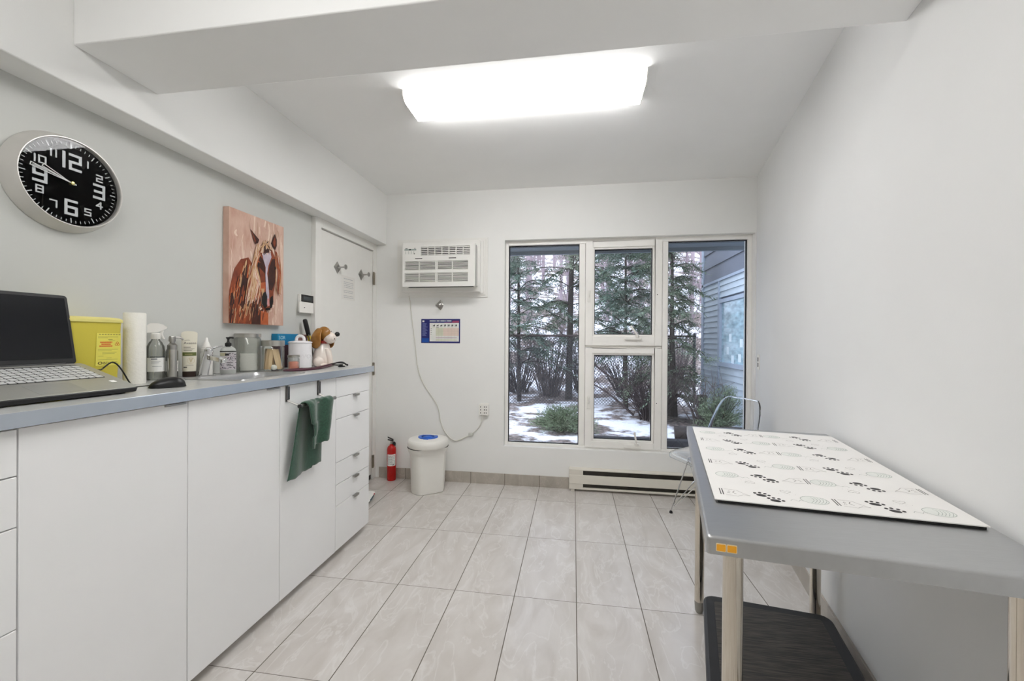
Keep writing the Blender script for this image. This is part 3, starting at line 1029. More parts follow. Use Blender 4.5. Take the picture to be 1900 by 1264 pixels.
for i in range(1, 8):
    pq(0.38, 0.95, 0.38 + 0.07 * i, 0.3825 + 0.07 * i, 9, 3)
    pq(0.36 + 0.083 * i, 0.3625 + 0.083 * i, 0.37, 0.92, 9, 3)
tag(b.build('wall_chart', [mat('chart_navy', (30, 36, 104), 0.45), mat('chart_white', (226, 226, 222), 0.5), mat('chart_blue', (14, 74, 158), 0.45), mat('chart_crimson', (160, 66, 104), 0.5),
                           mat('chart_rose', (222, 202, 190), 0.5), mat('chart_sand', (206, 208, 186), 0.5), mat('chart_lilac', (200, 188, 194), 0.5), M_ink,
                           mat('chart_pale_blue', (136, 146, 196), 0.5), mat('chart_rule', (188, 180, 168), 0.5)], None, loc=((PX0 + PX1) / 2, D, QZ0), smooth=False),
    'navy bordered chart with a row of tiny animal figures on the back wall', 'poster')

# baseboard heater -------------------------------------------------------------
M_heat = mat('cream_heater_enamel', (222, 217, 206), 0.4, var=0.02)
hx = thing('baseboard_heater', 'long cream baseboard heater on the floor under the window', 'heater', (0.55, D, 0))
HX0, HX1, HY = -0.028, 1.225, 3.452
b = MB()
b.box(HX0, HX1, D - 0.012, D, 0.02, 0.185)
b.box(HX0, HX1, HY, D, 0.177, 0.186)
b.box(HX0, HX1, HY - 0.004, HY + 0.008, 0.067, 0.140)
b.box(HX0, HX1, HY, D, 0.020, 0.032)
b.box(HX0, HX1, HY, HY + 0.004, 0.020, 0.036)
for x0, x1 in ((HX0, HX0 + 0.115), (HX1 - 0.115, HX1)):
    b.box(x0, x1, HY - 0.001, D, 0.020, 0.186)
b.build('casing', M_heat, hx, bevel=0.003)
b = MB()
b.box(HX0 + 0.11, HX1 - 0.11, HY + 0.02, D - 0.012, 0.034, 0.176)
b.build('heating_core', mat('dark_heater_core', (66, 62, 56), 0.6, metal=0.4, var=0.2), hx)
for x in (HX0 + 0.03, HX1 - 0.03):
    MB().box(x - 0.015, x + 0.015, HY + 0.006, D - 0.01, 0.0, 0.022).build('foot', M_heat, hx)

# wall plate near the window corner
py_ = 3.40
px_ = wr(py_)
dirw = Vector((0.2055, 1, 0)).normalized()
nrm = Vector((-1, 0.2055, 0)).normalized()
t = thing('wall_plate', 'small white wall plate with two dark slots on right wall beside the window', 'wall plate', (px_, py_, 1.112))
M = basis((0, 0, 0), -dirw, (0, 0, 1), nrm)
MB().box(-0.036, 0.036, -0.058, 0.058, 0, 0.006, 0, M).build('plate', M_plastic, t, world=False, bevel=0.002)
b = MB()
for z in (-0.022, 0.02):
    b.box(-0.012, 0.012, z - 0.016, z + 0.016, 0.006, 0.0068, 0, M)
b.build('slot', M_ink, t, world=False, smooth=False)

# ------------------------------------------------------------------ towel rack and towel
tr = thing('towel_rack', 'metal over-the-door towel bar hung on the white cabinet door', 'towel rack', (-1.35, 1.9, 0.95))
b = MB()
b.cyl((-1.290, 1.766, 0.950), (-1.290, 2.05, 0.950), 0.0085, seg=16)
b.build('bar', M_satin, tr)
MB().cyl((-1.290, 1.760, 0.950), (-1.290, 1.767, 0.950), 0.0092, seg=16).build('end_cap', M_blackrub, tr)
MB().cyl((-1.290, 2.049, 0.950), (-1.290, 2.056, 0.950), 0.0092, seg=16).build('end_cap', M_satin, tr)
for y in (1.752, 1.992):
    b = MB()
    b.box(-1.3495, -1.347, y - 0.0085, y + 0.0085, 0.972, 1.0515)
    b.box(-1.346, -1.338, y - 0.008, y + 0.008, 0.982, 1.044)
    b.build('door_strap', mat('dark_brushed_strap', (120, 118, 116), 0.35, metal=1.0), tr, bevel=0.001)
    MB().tube([(-1.346, y, 0.978), (-1.325, y + 0.008, 0.966), (-1.292, y + 0.022, 0.951)], 0.0045, 8, sub=4).build('arm', M_satin, tr)

M_towel = mat('dark_green_terry', (42, 78, 60), 0.95, var=0.25, scale=120, bump=0.9, bscale=420, sheen=0.5)
def towel(u, v):
    # v: 0 back hem .. 0.5 over the bar .. 1 front hem
    if v < 0.52:
        k = v / 0.52
        ya = 1.722 + (1.788 - 1.722) * k ** 0.8
        yb = 1.972 + (2.000 - 1.972) * k
        zb = 0.603 + 0.012 * u + (0.012 if u > 0.72 else 0.0)
        z = zb + (0.958 - zb) * k
        x = -1.322 + 0.010 * math.sin(9 * u + 1.5 * k) * (1 - 0.6 * k) + 0.012 * k * k
    else:
        k = (v - 0.52) / 0.48
        a = min(1, k / 0.12)
        ya = 1.788 + 0.036 * min(1, k * 1.6) + (0.012 if 0.5 < k < 0.75 else 0)
        yb = 2.000 - 0.016 * k
        z = 0.9635 + 0.004 * math.sin(math.pi * a) - (0.235 - 0.022 * u) * max(0, k - 0.06) / 0.94
        x = -1.306 + 0.036 * math.sin(math.pi / 2 * a) + (0.015 * math.sin(8.5 * u + 0.9 * k + 0.4) - 0.006 * k) * a * 1.0
    z += 0.002 * math.sin(30 * u + 20 * v)
    return (x, ya + (yb - ya) * u, z)
b = MB()
b.grid(towel, 44, 70)
tw = b.build('towel', M_towel, None, loc=(-1.29, 1.87, 0.95))
sd = tw.modifiers.new('thick', 'SOLIDIFY')
sd.thickness = 0.005
sd.offset = 0
tag(tw, 'dark green terry towel draped over the bar on the cabinet door', 'towel')

# ------------------------------------------------------------------ steel examination table
ET = [(0.283, 0.915), (0.885, 0.829), (1.124, 2.006), (0.547, 2.078)]
ZT = 0.862
tb = thing('exam_table', 'stainless steel examination table with four tube legs by the right wall', 'table', (0.71, 1.45, 0))
def inset(k):
    cx, cy_ = sum(p[0] for p in ET) / 4, sum(p[1] for p in ET) / 4
    out = []
    for i in range(4):
        p0, p1, p2 = Vector(ET[i - 1]), Vector(ET[i]), Vector(ET[(i + 1) % 4])
        e = ((p0 - p1).normalized() + (p2 - p1).normalized())
        out.append(p1 + e * k)
    return out
def rpoly(P, r, seg=5):
    out = []
    n = len(P)
    for i in range(n):
        p0, p1, p2 = Vector(P[i - 1]), Vector(P[i]), Vector(P[(i + 1) % n])
        a, c = p1 + (p0 - p1).normalized() * r, p1 + (p2 - p1).normalized() * r
        for k in range(seg + 1):
            t = k / seg
            out.append(tuple(((1 - t) ** 2 * a + 2 * t * (1 - t) * p1 + t * t * c)[:2]))
    return out
b = MB()
rings = []
for k, z, r in ((0.0, ZT - 0.038, 0.008), (0.0, ZT - 0.0052, 0.008), (0.0006, ZT - 0.003, 0.008), (0.0018, ZT - 0.0014, 0.008), (0.0036, ZT - 0.0004, 0.008), (0.0055, ZT, 0.008)):
    rings.append([(p[0], p[1], z) for p in rpoly([tuple(q) for q in inset(k)], r)])
b.loft(rings)
b.build('table_top', M_steel, tb, smooth=False)
b = MB()
p0, p1 = Vector((*ET[0], 0)), Vector((*ET[1], 0))
ex = (p1 - p0).normalized()
SM = basis((0, 0, 0), ex, (0, 0, 1), Vector((ex.y, -ex.x, 0)))
def onapron(d, z, o=0.0004):
    q = p0 + ex * d + Vector((ex.y, -ex.x, 0)) * o
    return Matrix.Translation((q.x, q.y, z)) @ SM
for d in (0.018, 0.0385):
    b.prism(rrect(0.0, 0.0195, -0.0085, 0.0085, 0.002, 3), 0.0, 0.0008, 0, onapron(d, ZT - 0.0215))
    b.prism(rrect(0.0012, 0.0183, -0.0072, 0.0068, 0.002, 3), 0.0008, 0.0011, 1, onapron(d, ZT - 0.0215))
st = b.build('sticker', [mat('sticker_cream', (240, 220, 180), 0.5), mat('sticker_orange', (240, 168, 40), 0.5)], tb, smooth=False)
st['label'] = 'small orange double sticker'
for i, k in zip(range(4), inset(0.058)):
    b = MB()
    b.cyl((k.x, k.y, 0.055), (k.x, k.y, ZT - 0.036), 0.0206, seg=28)
    b.lathe([(0.034, -0.014), (0.034, -0.002), (0.0225, 0.0)], (k.x, k.y, ZT - 0.037), 24)
    lg = b.build('leg', M_leg, tb)
    b = MB()
    b.lathe([(0.0, 0.0), (0.013, 0.0), (0.018, 0.01), (0.0205, 0.05), (0.0205, 0.056), (0.0, 0.056)], (k.x, k.y, 0), 20)
    b.build('bullet_foot', mat('grey_foot', (150, 148, 142), 0.45, metal=0.6), lg)

# printed mat on it
MQ = [Vector((0.362, 1.109)), Vector((0.912, 1.042)), Vector((1.092, 1.918)), Vector((0.557, 2.015))]
def mp(q, p):
    a = MQ[0] * (1 - q) + MQ[1] * q
    c = MQ[3] * (1 - q) + MQ[2] * q
    return a * (1 - p) + c * p
ZM = ZT + 0.0082
b = MB()
INS = [MQ[0] * 0.985 + MQ[1] * 0.015, MQ[0] * 0.012 + MQ[1] * 0.988, MQ[2] * 0.97 + MQ[0] * 0.03, MQ[3] * 0.97 + MQ[1] * 0.03]
b.prism([tuple(v) for v in INS], ZT + 0.0002, ZM - 0.0024, 1)
b.prism([tuple(v) for v in MQ], ZM - 0.0024, ZM, 0)
def flat(pts, m, k=0):
    b.poly([(*mp(q, p), ZM + 0.0002 + 0.0001 * k) for q, p in pts], m)
AW, AH = 0.555, 0.91
def blob(q, p, rx, ry, m=2, rot=0.0, n=14):
    out = []
    for i in range(n):
        a = 2 * math.pi * i / n
        x, y = rx * math.cos(a), ry * math.sin(a)
        out.append((q + (x * math.cos(rot) - y * math.sin(rot)) / AW, p + (x * math.sin(rot) + y * math.cos(rot)) / AH))
    flat(out, m)
def line(pts, w, m, closed=False):
    P = [Vector((x * AW, y * AH)) for x, y in pts]
    n = len(P)
    for i in range(n if closed else n - 1):
        a, c = P[i], P[(i + 1) % n]
        if (c - a).length < 1e-6:
            continue
        t = (c - a).normalized()
        o = Vector((-t.y, t.x)) * w / 2
        flat([(v.x / AW, v.y / AH) for v in (a + o, a - o, c - o, c + o)], m, 1)
def paw(q, p, rot, s=1.0):
    def at(x, y):
        return q + (x * math.cos(rot) - y * math.sin(rot)) * s / AW, p + (x * math.sin(rot) + y * math.cos(rot)) * s / AH
    blob(*at(0, -0.004), 0.0125 * s, 0.0092 * s, 2, rot)
    for x, y in ((-0.0165, 0.005), (-0.0062, 0.0135), (0.0062, 0.0135), (0.0165, 0.005)):
        blob(*at(x, y), 0.0042 * s, 0.0058 * s, 2, rot)
def yarn(q, p, flip):
    c = [(q + 0.031 * math.cos(a) / AW, p + 0.027 * math.sin(a) / AH) for a in [2 * math.pi * i / 22 for i in range(22)]]
    flat(c, 5)
    line(c, 0.0013, 3, True)
    for k in range(5):
        o = (-0.016 + 0.007 * k) * flip
        line([(q + (o + 0.012 * math.sin(a)) / AW, p + (-0.02 + 0.04 * (a / 2.4)) / AH) for a in (0, 0.6, 1.2, 1.8, 2.4)], 0.001, 3)
    line([(q + flip * (0.028 + 0.006 * k) / AW, p + (-0.014 + 0.006 * math.sin(2.2 * k)) / AH) for k in range(6)], 0.001, 3)
def cat(q, p, flip):
    S = lambda L: [(q + flip * x / AW, p + y / AH) for x, y in L]
    line(S([(-0.03, -0.022), (-0.03, 0.024)]), 0.0024, 2)
    line(S([(-0.036, -0.022), (-0.036, 0.024)]), 0.0024, 2)
    line(S([(-0.024, -0.02), (0.004, -0.026), (0.018, -0.012), (0.034, -0.016), (0.018, 0.002), (0.006, 0.02), (-0.024, 0.022)]), 0.0011, 4)
    line(S([(0.0, 0.012), (-0.006, 0.0), (0.002, -0.01)]), 0.0018, 4)
    for x, y in ((-0.014, 0.004), (-0.016, -0.008)):
        line(S([(x - 0.003, y), (x, y + 0.005), (x + 0.003, y)]), 0.0014, 4)
def heart(q, p, flip):
    S = [(0, -0.012 * flip), (0.012, -0.001 * flip), (0.012, 0.006 * flip), (0.006, 0.009 * flip), (0, 0.004 * flip), (-0.006, 0.009 * flip), (-0.012, 0.006 * flip), (-0.012, -0.001 * flip)]
    line([(q + x / AW, p + y / AH) for x, y in S], 0.001, 4, True)
    for k in range(4):
        blob(q + (-0.02 + 0.013 * k) / AW, p - 0.017 * flip / AH, 0.0008, 0.0008, 4, 0, 6)
for r, p in enumerate((0.066, 0.235, 0.385, 0.575, 0.735, 0.89)):
    if r % 2 == 0:
        cat(0.10, p, 1); paw(0.215, p + 0.003, -0.3); paw(0.262, p - 0.03, -0.3); heart(0.333, p + 0.05, 1); yarn(0.43, p, -1)
        cat(0.575, p, 1); paw(0.675, p + 0.02, -0.3); paw(0.722, p - 0.02, -0.3); heart(0.79, p + 0.054, 1); yarn(0.89, p, -1)
    else:
        yarn(0.10, p, 1); heart(0.195, p - 0.06, -1); paw(0.258, p + 0.016, 2.9); paw(0.306, p - 0.02, 2.9); cat(0.42, p, -1)
        yarn(0.55, p, 1); heart(0.647, p - 0.06, -1); paw(0.717, p + 0.025, 2.9); paw(0.766, p - 0.016, 2.9); cat(0.905, p, -1)
mt = b.build('table_mat', [mat('mat_offwhite_vinyl', (236, 234, 231), 0.55, var=0.01), mat('mat_black_backing', (18, 18, 18), 0.7), mat('mat_print_black', (46, 44, 44), 0.6), mat('mat_print_grey_green', (150, 158, 150), 0.6), mat('mat_print_grey', (138, 132, 126), 0.6),
                           mat('mat_print_pale_green', (227, 229, 224), 0.6)], None, loc=(0.73, 1.5, ZT), smooth=False)
tag(mt, 'off-white mat printed with black paw prints and yarn balls on the steel table', 'mat')

# raised black cot under the table
ct = thing('pet_cot', 'low raised black cot with dark woven mesh top under the steel table', 'pet bed', (0.75, 1.5, 0))
CQ = [(0.355, 1.10), (0.868, 1.02), (1.062, 1.862), (0.584, 1.935)]
Z1 = 0.14
b = MB()
def cring(k, z, r=0.05):
    P = []
    for i in range(4):
        p0, p1, p2 = Vector(CQ[i - 1]), Vector(CQ[i]), Vector(CQ[(i + 1) % 4])
        P.append(tuple(p1 + ((p0 - p1).normalized() + (p2 - p1).normalized()) * k))
    return [(p[0], p[1], z) for p in rpoly(P, max(0.004, r - k))]
b.loft([cring(0.045, Z1 - 0.004, 0.055), cring(0.012, Z1), cring(0.003, Z1 - 0.006), cring(0.0, Z1 - 0.016), cring(0.003, Z1 - 0.028), cring(0.045, Z1 - 0.03, 0.055)], caps=False)
b.build('cot_frame', mat('matt_black_frame', (38, 38, 39), 0.5, var=0.15), ct)
M_mesh = bpy.data.materials.new('woven_black_mesh')
M_mesh.use_nodes = True
_n, _l = M_mesh.node_tree.nodes, M_mesh.node_tree.links
_tc = _n.new('ShaderNodeTexCoord')
_mp = _n.new('ShaderNodeMapping')
_mp.inputs['Rotation'].default_value = (0, 0, 0.2)
_mp.inputs['Scale'].default_value = (7, 160, 1)
_l.new(_tc.outputs['Object'], _mp.inputs[0])
_nz = _n.new('ShaderNodeTexNoise')
_nz.inputs['Scale'].default_value = 1.6
_nz.inputs['Detail'].default_value = 3
_l.new(_mp.outputs[0], _nz.inputs[0])
_rp = _n.new('ShaderNodeValToRGB')
_rp.color_ramp.elements[0].position, _rp.color_ramp.elements[1].position = 0.35, 0.72
_rp.color_ramp.elements[0].color, _rp.color_ramp.elements[1].color = lin((34, 32, 30)), lin((84, 78, 70))
_l.new(_nz.outputs['Fac'], _rp.inputs[0])
_l.new(_rp.outputs['Color'], _n['Principled BSDF'].inputs['Base Color'])
_n['Principled BSDF'].inputs['Roughness'].default_value = 0.6
b = MB()
b.loft([cring(0.044, Z1 - 0.014, 0.055), cring(0.044, Z1 - 0.002, 0.055)])
b.build('mesh_top', M_mesh, ct)
for i in range(4):
    p0, p1, p2 = Vector(CQ[i - 1]), Vector(CQ[i]), Vector(CQ[(i + 1) % 4])
    q = p1 + ((p0 - p1).normalized() + (p2 - p1).normalized()) * 0.06
    b = MB()
    b.cyl((q.x, q.y, 0), (q.x, q.y, Z1 - 0.028), 0.016, seg=16)
    b.build('leg', M_blackrub, ct)

# ------------------------------------------------------------------ clear shell chair
M_acryl = mat('clear_polycarbonate', (248, 250, 252), 0.02, trans=1.0, ior=1.25, var=0.0)
ch = thing('shell_chair', 'clear plastic shell chair on chrome wire legs behind the steel table', 'chair', (0.985, 3.04, 0), math.pi + 0.42)
prof = [(0.235, 0.425), (0.225, 0.443), (0.19, 0.447), (0.10, 0.435), (0.0, 0.426), (-0.10, 0.430), (-0.165, 0.456), (-0.20, 0.52), (-0.222, 0.60), (-0.24, 0.68), (-0.255, 0.76), (-0.263, 0.82), (-0.266, 0.852), (-0.275, 0.858)]
half = [0.165, 0.185, 0.20, 0.222, 0.232, 0.236, 0.234, 0.228, 0.218, 0.206, 0.19, 0.168, 0.135, 0.12]
rise = [0.0, 0.006, 0.012, 0.03, 0.05, 0.075, 0.09, 0.07, 0.045, 0.03, 0.02, 0.012, 0.004, 0.0]
fwd = [0, 0, 0, 0, 0.0, 0.01, 0.035, 0.065, 0.075, 0.07, 0.055, 0.04, 0.02, 0.01]
P3 = smooth([Vector((x, 0, z)) for x, z in prof], 4)
def shell(u, v):
    f = v * (len(P3) - 1)
    i = min(len(P3) - 2, int(f))
    p = P3[i].lerp(P3[i + 1], f - i)
    s = 2 * u - 1
    h, r, fw = lerp_list(half, v), lerp_list(rise, v), lerp_list(fwd, v)
    k = abs(s) ** 3.2
    return (p.x + fw * k, s * h, p.z + r * k)
b = MB()
b.grid(shell, 24, 52)
o = b.build('seat_shell', M_acryl, ch, world=False)
sd = o.modifiers.new('thick', 'SOLIDIFY')
sd.thickness = 0.006
sd.offset = 0
for sx in (1, -1):
    for sy in (1, -1):
        b = MB()
        b.tube([(0.115 * sx, 0.12 * sy, 0.418), (0.21 * sx - 0.01, 0.20 * sy, 0.012)], 0.0045, 8)
        lg = b.build('leg', M_chrome, ch, world=False)
        b = MB()
        b.lathe([(0.0, 0.0), (0.011, 0.0), (0.012, 0.006), (0.008, 0.018), (0.0, 0.02)], (0.21 * sx - 0.01, 0.20 * sy, 0), 12)
        b.build('foot_cap', M_blackrub, lg, world=False)
b = MB()
for a, c in (((0.115, 0.12, 0.412), (-0.212, 0.196, 0.03)), ((0.115, -0.12, 0.412), (-0.212, -0.196, 0.03)), ((-0.115, 0.12, 0.412), (0.19, 0.19, 0.05)), ((-0.115, -0.12, 0.412), (0.19, -0.19, 0.05)),
             ((0.115, 0.12, 0.412), (0.19, -0.17, 0.06)), ((0.115, -0.12, 0.412), (0.19, 0.17, 0.06)), ((-0.115, 0.12, 0.412), (-0.205, -0.17, 0.06)), ((-0.115, -0.12, 0.412), (-0.205, 0.17, 0.06))):
    b.tube([a, c], 0.0035, 6)
for a, c in (((0.115, 0.12, 0.416), (0.115, -0.12, 0.416)), ((-0.115, 0.12, 0.416), (-0.115, -0.12, 0.416)), ((0.115, 0.12, 0.416), (-0.115, 0.12, 0.416)), ((0.115, -0.12, 0.416), (-0.115, -0.12, 0.416))):
    b.tube([a, c], 0.0045, 6)
b.build('wire_struts', M_chrome, ch, world=False)

# ------------------------------------------------------------------ pail, extinguisher, packet
pl = thing('waste_pail', 'white lidded waste pail with a blue lid insert on the floor', 'waste bin', (-1.205, 3.275, 0))
M_pail = mat('white_pail_plastic', (232, 230, 224), 0.3, var=0.01)
def dshape(r, n=48):
    out = []
    cut = Vector((0.62, -0.78)).normalized()
    for i in range(n):
        a = 2 * math.pi * i / n
        v = Vector((r * math.cos(a), r * math.sin(a)))
        d = v.dot(cut)
        if d > r * 0.72:
            v -= cut * (d - r * 0.72) * 0.9
        out.append(v)
    return out
b = MB()
b.loft([[(*(v * k), z) for v in dshape(0.15)] for k, z in ((0.86, 0.0), (0.90, 0.004), (0.915, 0.012), (0.955, 0.18), (0.985, 0.31), (0.99, 0.325), (1.07, 0.338), (1.10, 0.350), (1.11, 0.374))])
b.build('pail_body', M_pail, pl, world=False)
b = MB()
b.loft([[(*(v * k), z) for v in dshape(0.15)] for k, z in ((1.134, 0.3745), (1.134, 0.3785))])
b.build('lid_seam', M_dark, pl, world=False)
b = MB()
b.loft([[(v.x * k, v.y * k, z) for v in [Vector((0.15 * math.cos(q), 0.15 * math.sin(q))) for q in [2 * math.pi * i / 48 for i in range(48)]]] for k, z in ((1.105, 0.378), (1.125, 0.383), (1.13, 0.412), (1.11, 0.427), (1.05, 0.437), (0.7, 0.446), (0.3, 0.45))])
b.build('lid', M_pail, pl, world=False)
M_blue = mat('blue_lid_insert', (16, 92, 200), 0.3, var=0.1, scale=20)
b = MB()
disc = [(0.083 * math.cos(a), min(0.05, 0.075 * math.sin(a))) for a in [2 * math.pi * i / 32 for i in range(32)]]
b.prism(disc, 0.444, 0.4545)
b.lathe([(0.052, 0.0545), (0.056, 0.058), (0.06, 0.0545)], (0, -0.005, 0.4), 28, sy=0.85)
b.lathe([(0.0, 0.057), (0.034, 0.057), (0.040, 0.0545)], (0, -0.005, 0.4), 28, sy=0.85)
b.box(-0.012, 0.03, -0.082, -0.066, 0.44, 0.4545)
b.build('lid_insert', M_blue, pl, world=False)

fe = thing('fire_extinguisher', 'small red fire extinguisher standing on the floor in the corner', 'fire extinguisher', (-1.618, 3.462, 0), 0.45)
M_red = mat('red_enamel', (186, 18, 16), 0.25, spec=0.6, var=0.05)
b = MB()
b.lathe([(0.0, 0.0), (0.036, 0.0), (0.0395, 0.006), (0.0395, 0.275), (0.037, 0.292), (0.029, 0.306), (0.018, 0.313), (0.0155, 0.326), (0.0, 0.326)], seg=32)
b.build('cylinder', M_red, fe, world=False)
b = MB()
b.lathe([(0.0399, 0.135), (0.0399, 0.238)], seg=18, a0=R(-150), a1=R(-35))
lb = b.build('label_panel', M_paper, fe, world=False)
b = MB()
rnd = random.Random(2)
for i in range(9):
    z = 0.226 - i * 0.0095
    a0 = -144
    while a0 < -48:
        w = rnd.uniform(6, 22)
        b.lathe([(0.0402, z - 0.0018), (0.0402, z + 0.0018)], seg=3, a0=R(a0), a1=R(min(-42, a0 + w)), m=0 if i else 1)
        a0 += w + 5
b.lathe([(0.0402, 0.141), (0.0402, 0.148)], seg=4, a0=R(-80), a1=R(-55))
b.build('label_print', [mat('grey_print', (120, 120, 124), 0.7), M_red], lb, world=False, smooth=False)
b = MB()
b.cyl((0, 0, 0.322), (0, 0, 0.352), 0.013, seg=16)
b.cyl((0, 0, 0.338), (0.028, 0, 0.338), 0.007, seg=12)
b.build('valve', M_satin, fe, world=False)
b = MB()
b.cyl((0.022, -0.012, 0.332), (0.022, -0.02, 0.332), 0.014, seg=18)
b.tube([(0.024, 0.0, 0.338), (0.03, 0.004, 0.322), (0.026, 0.004, 0.30)], 0.007, 8, sub=3)
b.build('gauge', M_black, fe, world=False)
b = MB()
for z, dz in ((0.348, 0.014), (0.358, 0.026)):
    b.loft([[(x, y, z + t * dz) for x, y in ((0.016 - 0.05 * t, -0.011), (0.016 - 0.05 * t, 0.011))] + [(0.016 - 0.05 * t, 0.011, z + t * dz + 0.0085), (0.016 - 0.05 * t, -0.011, z + t * dz + 0.0085)] for t in (0, 0.5, 1)])
b.build('handle', M_black, fe, world=False, bevel=0.001)

pk = thing('wipes_packet', 'soft white packet with teal and red print on the floor behind the cabinets', 'packet', (-1.615, 3.0, 0), 0.25)
b = MB()
def pack(u, v):
    a = 2 * math.pi * u
    k = math.sin(math.pi * min(1, max(0, v))) ** 0.35
    return (0.055 * math.cos(a) * (0.75 + 0.25 * k), -0.11 + 0.22 * v, 0.022 + 0.022 * math.sin(a) * k)
b.grid(pack, 20, 20)
b.build('packet_body', M_paper, pk, world=False)
b = MB()
def packb(lo, hi, y0, y1):
    b.grid(lambda u, v: (lambda q: (q[0] * 1.015, q[1], 0.022 + (q[2] - 0.022) * 1.03))(pack(lo + (hi - lo) * u, y0 + (y1 - y0) * v)), 8, 8)
packb(-0.16, 0.05, 0.15, 0.62)
b.build('teal_print', mat('teal_print', (28, 74, 92), 0.4), pk, world=False)
b = MB()
packb(-0.05, 0.06, 0.64, 0.8)
b.build('red_print', mat('red_print', (190, 40, 50), 0.4), pk, world=False)
# ------------------------------------------------------------------ things on the worktop
Z0 = ZC + 0.0003
def item(name, label, cat, x, y, z=None, group=None, turn=0.0):
    return thing(name, label, cat, (x, y, Z0 if z is None else z), facing(x, y) + turn, group)

M_glass = clear('jar_glass', (0.965, 0.975, 0.965), 0.02, gain=0.45)
M_frost = clear('grey_bottle_glass', (0.90, 0.91, 0.89), 0.05, body=0.16, bcol=(170, 172, 166))
M_lid = mat('brushed_steel_lid', (188, 186, 180), 0.28, metal=1.0, var=0.08, scale=6, stretch=(6, 1, 1))

# laptop on a wedge stand -------------------------------------------------------
LF = Vector((-1.437, 1.155, ZC + 0.003))            # near bottom corner on the right of the base
LW = Vector((-0.036, -0.999, 0)).normalized()        # along the front edge, away from the sink
LR = Vector((-0.223, -0.006, 0.076)).normalized()    # towards the hinge
LN = LW.cross(LR).normalized()
if LN.z < 0:
    LN = -LN
lp = thing('laptop', 'open silver laptop with a dark screen at the left end of the worktop', 'laptop', LF)
LM = Matrix((LW, LR, LN)).transposed().to_4x4()
LM.translation = LF
M_deck = mat('silver_deck', (172, 172, 166), 0.35, metal=0.55, var=0.02)
M_keys = mat('pale_grey_keys', (196, 197, 196), 0.5, var=0.02)
BW, BD = 0.362, 0.238
def lbox(b, u0, u1, v0, v1, w0, w1, m=0, r=0.012):
    b.prism(rrect(u0, u1, v0, v1, r, 4), w0, w1, m, LM)
b = MB()
lbox(b, 0, BW, 0, BD, 0.0, 0.0155)
b.build('bottom_shell', M_black, lp, bevel=0.003)
b = MB()
lbox(b, 0.002, BW - 0.002, 0.002, BD - 0.003, 0.0155, 0.0175)
dk = b.build('deck', M_deck, lp, bevel=0.0008)
b = MB()
b.prism(rrect(0.028, 0.334, 0.098, 0.218, 0.004, 2), 0.0175, 0.0177, 1, LM)
kw = 0.0187
for r in range(6):
    v = 0.102 + r * 0.0192
    hgt = 0.0155 if r < 5 else 0.012
    u = 0.031
    lay = ([1.2, 1, 1.25, 4.4, 1.2, 1, 1, 1, 1, 1.0, 1, 1.0] if r == 0 else [1.15] * 2 + [1] * 13 + [1])
    for w in lay:
        if u + w * kw - 0.003 > 0.333:
            break
        b.prism(rrect(u, u + w * kw - 0.003, v, v + hgt, 0.002, 2), 0.0177, 0.0189, 0, LM)
        u += w * kw
b.build('keyboard', [M_keys, M_ink], lp, smooth=False)
b = MB()
b.prism(rrect(0.135, 0.242, 0.012, 0.082, 0.004, 3), 0.0175, 0.0178, 0, LM)
b.build('touchpad', mat('grey_touchpad', (160, 160, 156), 0.35, metal=0.4), lp, smooth=False)
b = MB()
b.prism(rrect(0.026, 0.041, 0.055, 0.07, 0.001, 2), 0.0175, 0.0178, 0, LM)
b.build('white_sticker', M_paper, lp, smooth=False)
HP = LM @ Vector((0.016, BD - 0.004, 0.017))
LU = Vector((-0.042, 0.0, 0.226)).normalized()
SN = LW.cross(LU).normalized()
if SN.x < 0:
    SN = -SN
SMx = Matrix((-LW, LU, SN)).transposed().to_4x4()
SMx.translation = HP + LW * (BW - 0.032)
sw = BW - 0.032
b = MB()
b.prism(rrect(0.0, sw, 0.0, 0.232, 0.010, 4), -0.006, 0.0, 0, SMx)
ld = b.build('screen_lid', M_black, lp, bevel=0.001)
b = MB()
b.prism([(0.01, 0.018), (sw - 0.008, 0.018), (sw - 0.008, 0.222), (0.01, 0.222)], 0.0002, 0.0006, 0, SMx)
b.build('screen', mat('glossy_dark_screen', (16, 18, 22), 0.12, spec=0.5, var=0.05), ld, smooth=False)
b = MB()
b.cyl(HP + LW * 0.03 - SN * 0.004, HP + LW * (sw - 0.03) - SN * 0.004, 0.007, seg=12)
b.build('hinge', M_black, ld)
b = MB()
q = LM @ Vector((-0.004, BD - 0.05, 0.008))
b.tube([q, q + Vector((0.0, 0.02, 0.0)), (-1.64, 1.20, 1.165), (-1.635, 1.225, 1.185), (-1.635, 1.25, 1.165), (-1.645, 1.285, 1.115), (-1.66, 1.305, ZC + 0.004), (-1.72, 1.315, ZC + 0.004)], 0.0024, 8, sub=5)
b.build('charging_cable', M_black, lp)
# stand
ls = thing('laptop_stand', 'low black wedge stand holding up the back of the open laptop', 'laptop stand', (LF.x, LF.y - 0.2, Z0))
b = MB()
for u0, u1 in ((0.03, 0.05), (0.31, 0.33)):
    A = [LM @ Vector((u, v, -0.0012)) for u in (u0, u1) for v in (0.012, BD - 0.01)]
    vs = [A[0], A[1], A[3], A[2]]
    lo = [Vector((v.x, v.y, Z0)) for v in vs]
    b.loft([lo, vs])
c0, c1 = LM @ Vector((0.05, BD - 0.03, -0.004)), LM @ Vector((0.31, BD - 0.03, -0.004))
b.cyl((c0.x, c0.y, Z0 + 0.05), (c1.x, c1.y, Z0 + 0.05), 0.005, seg=10)
b.build('stand_frame', M_black, ls)

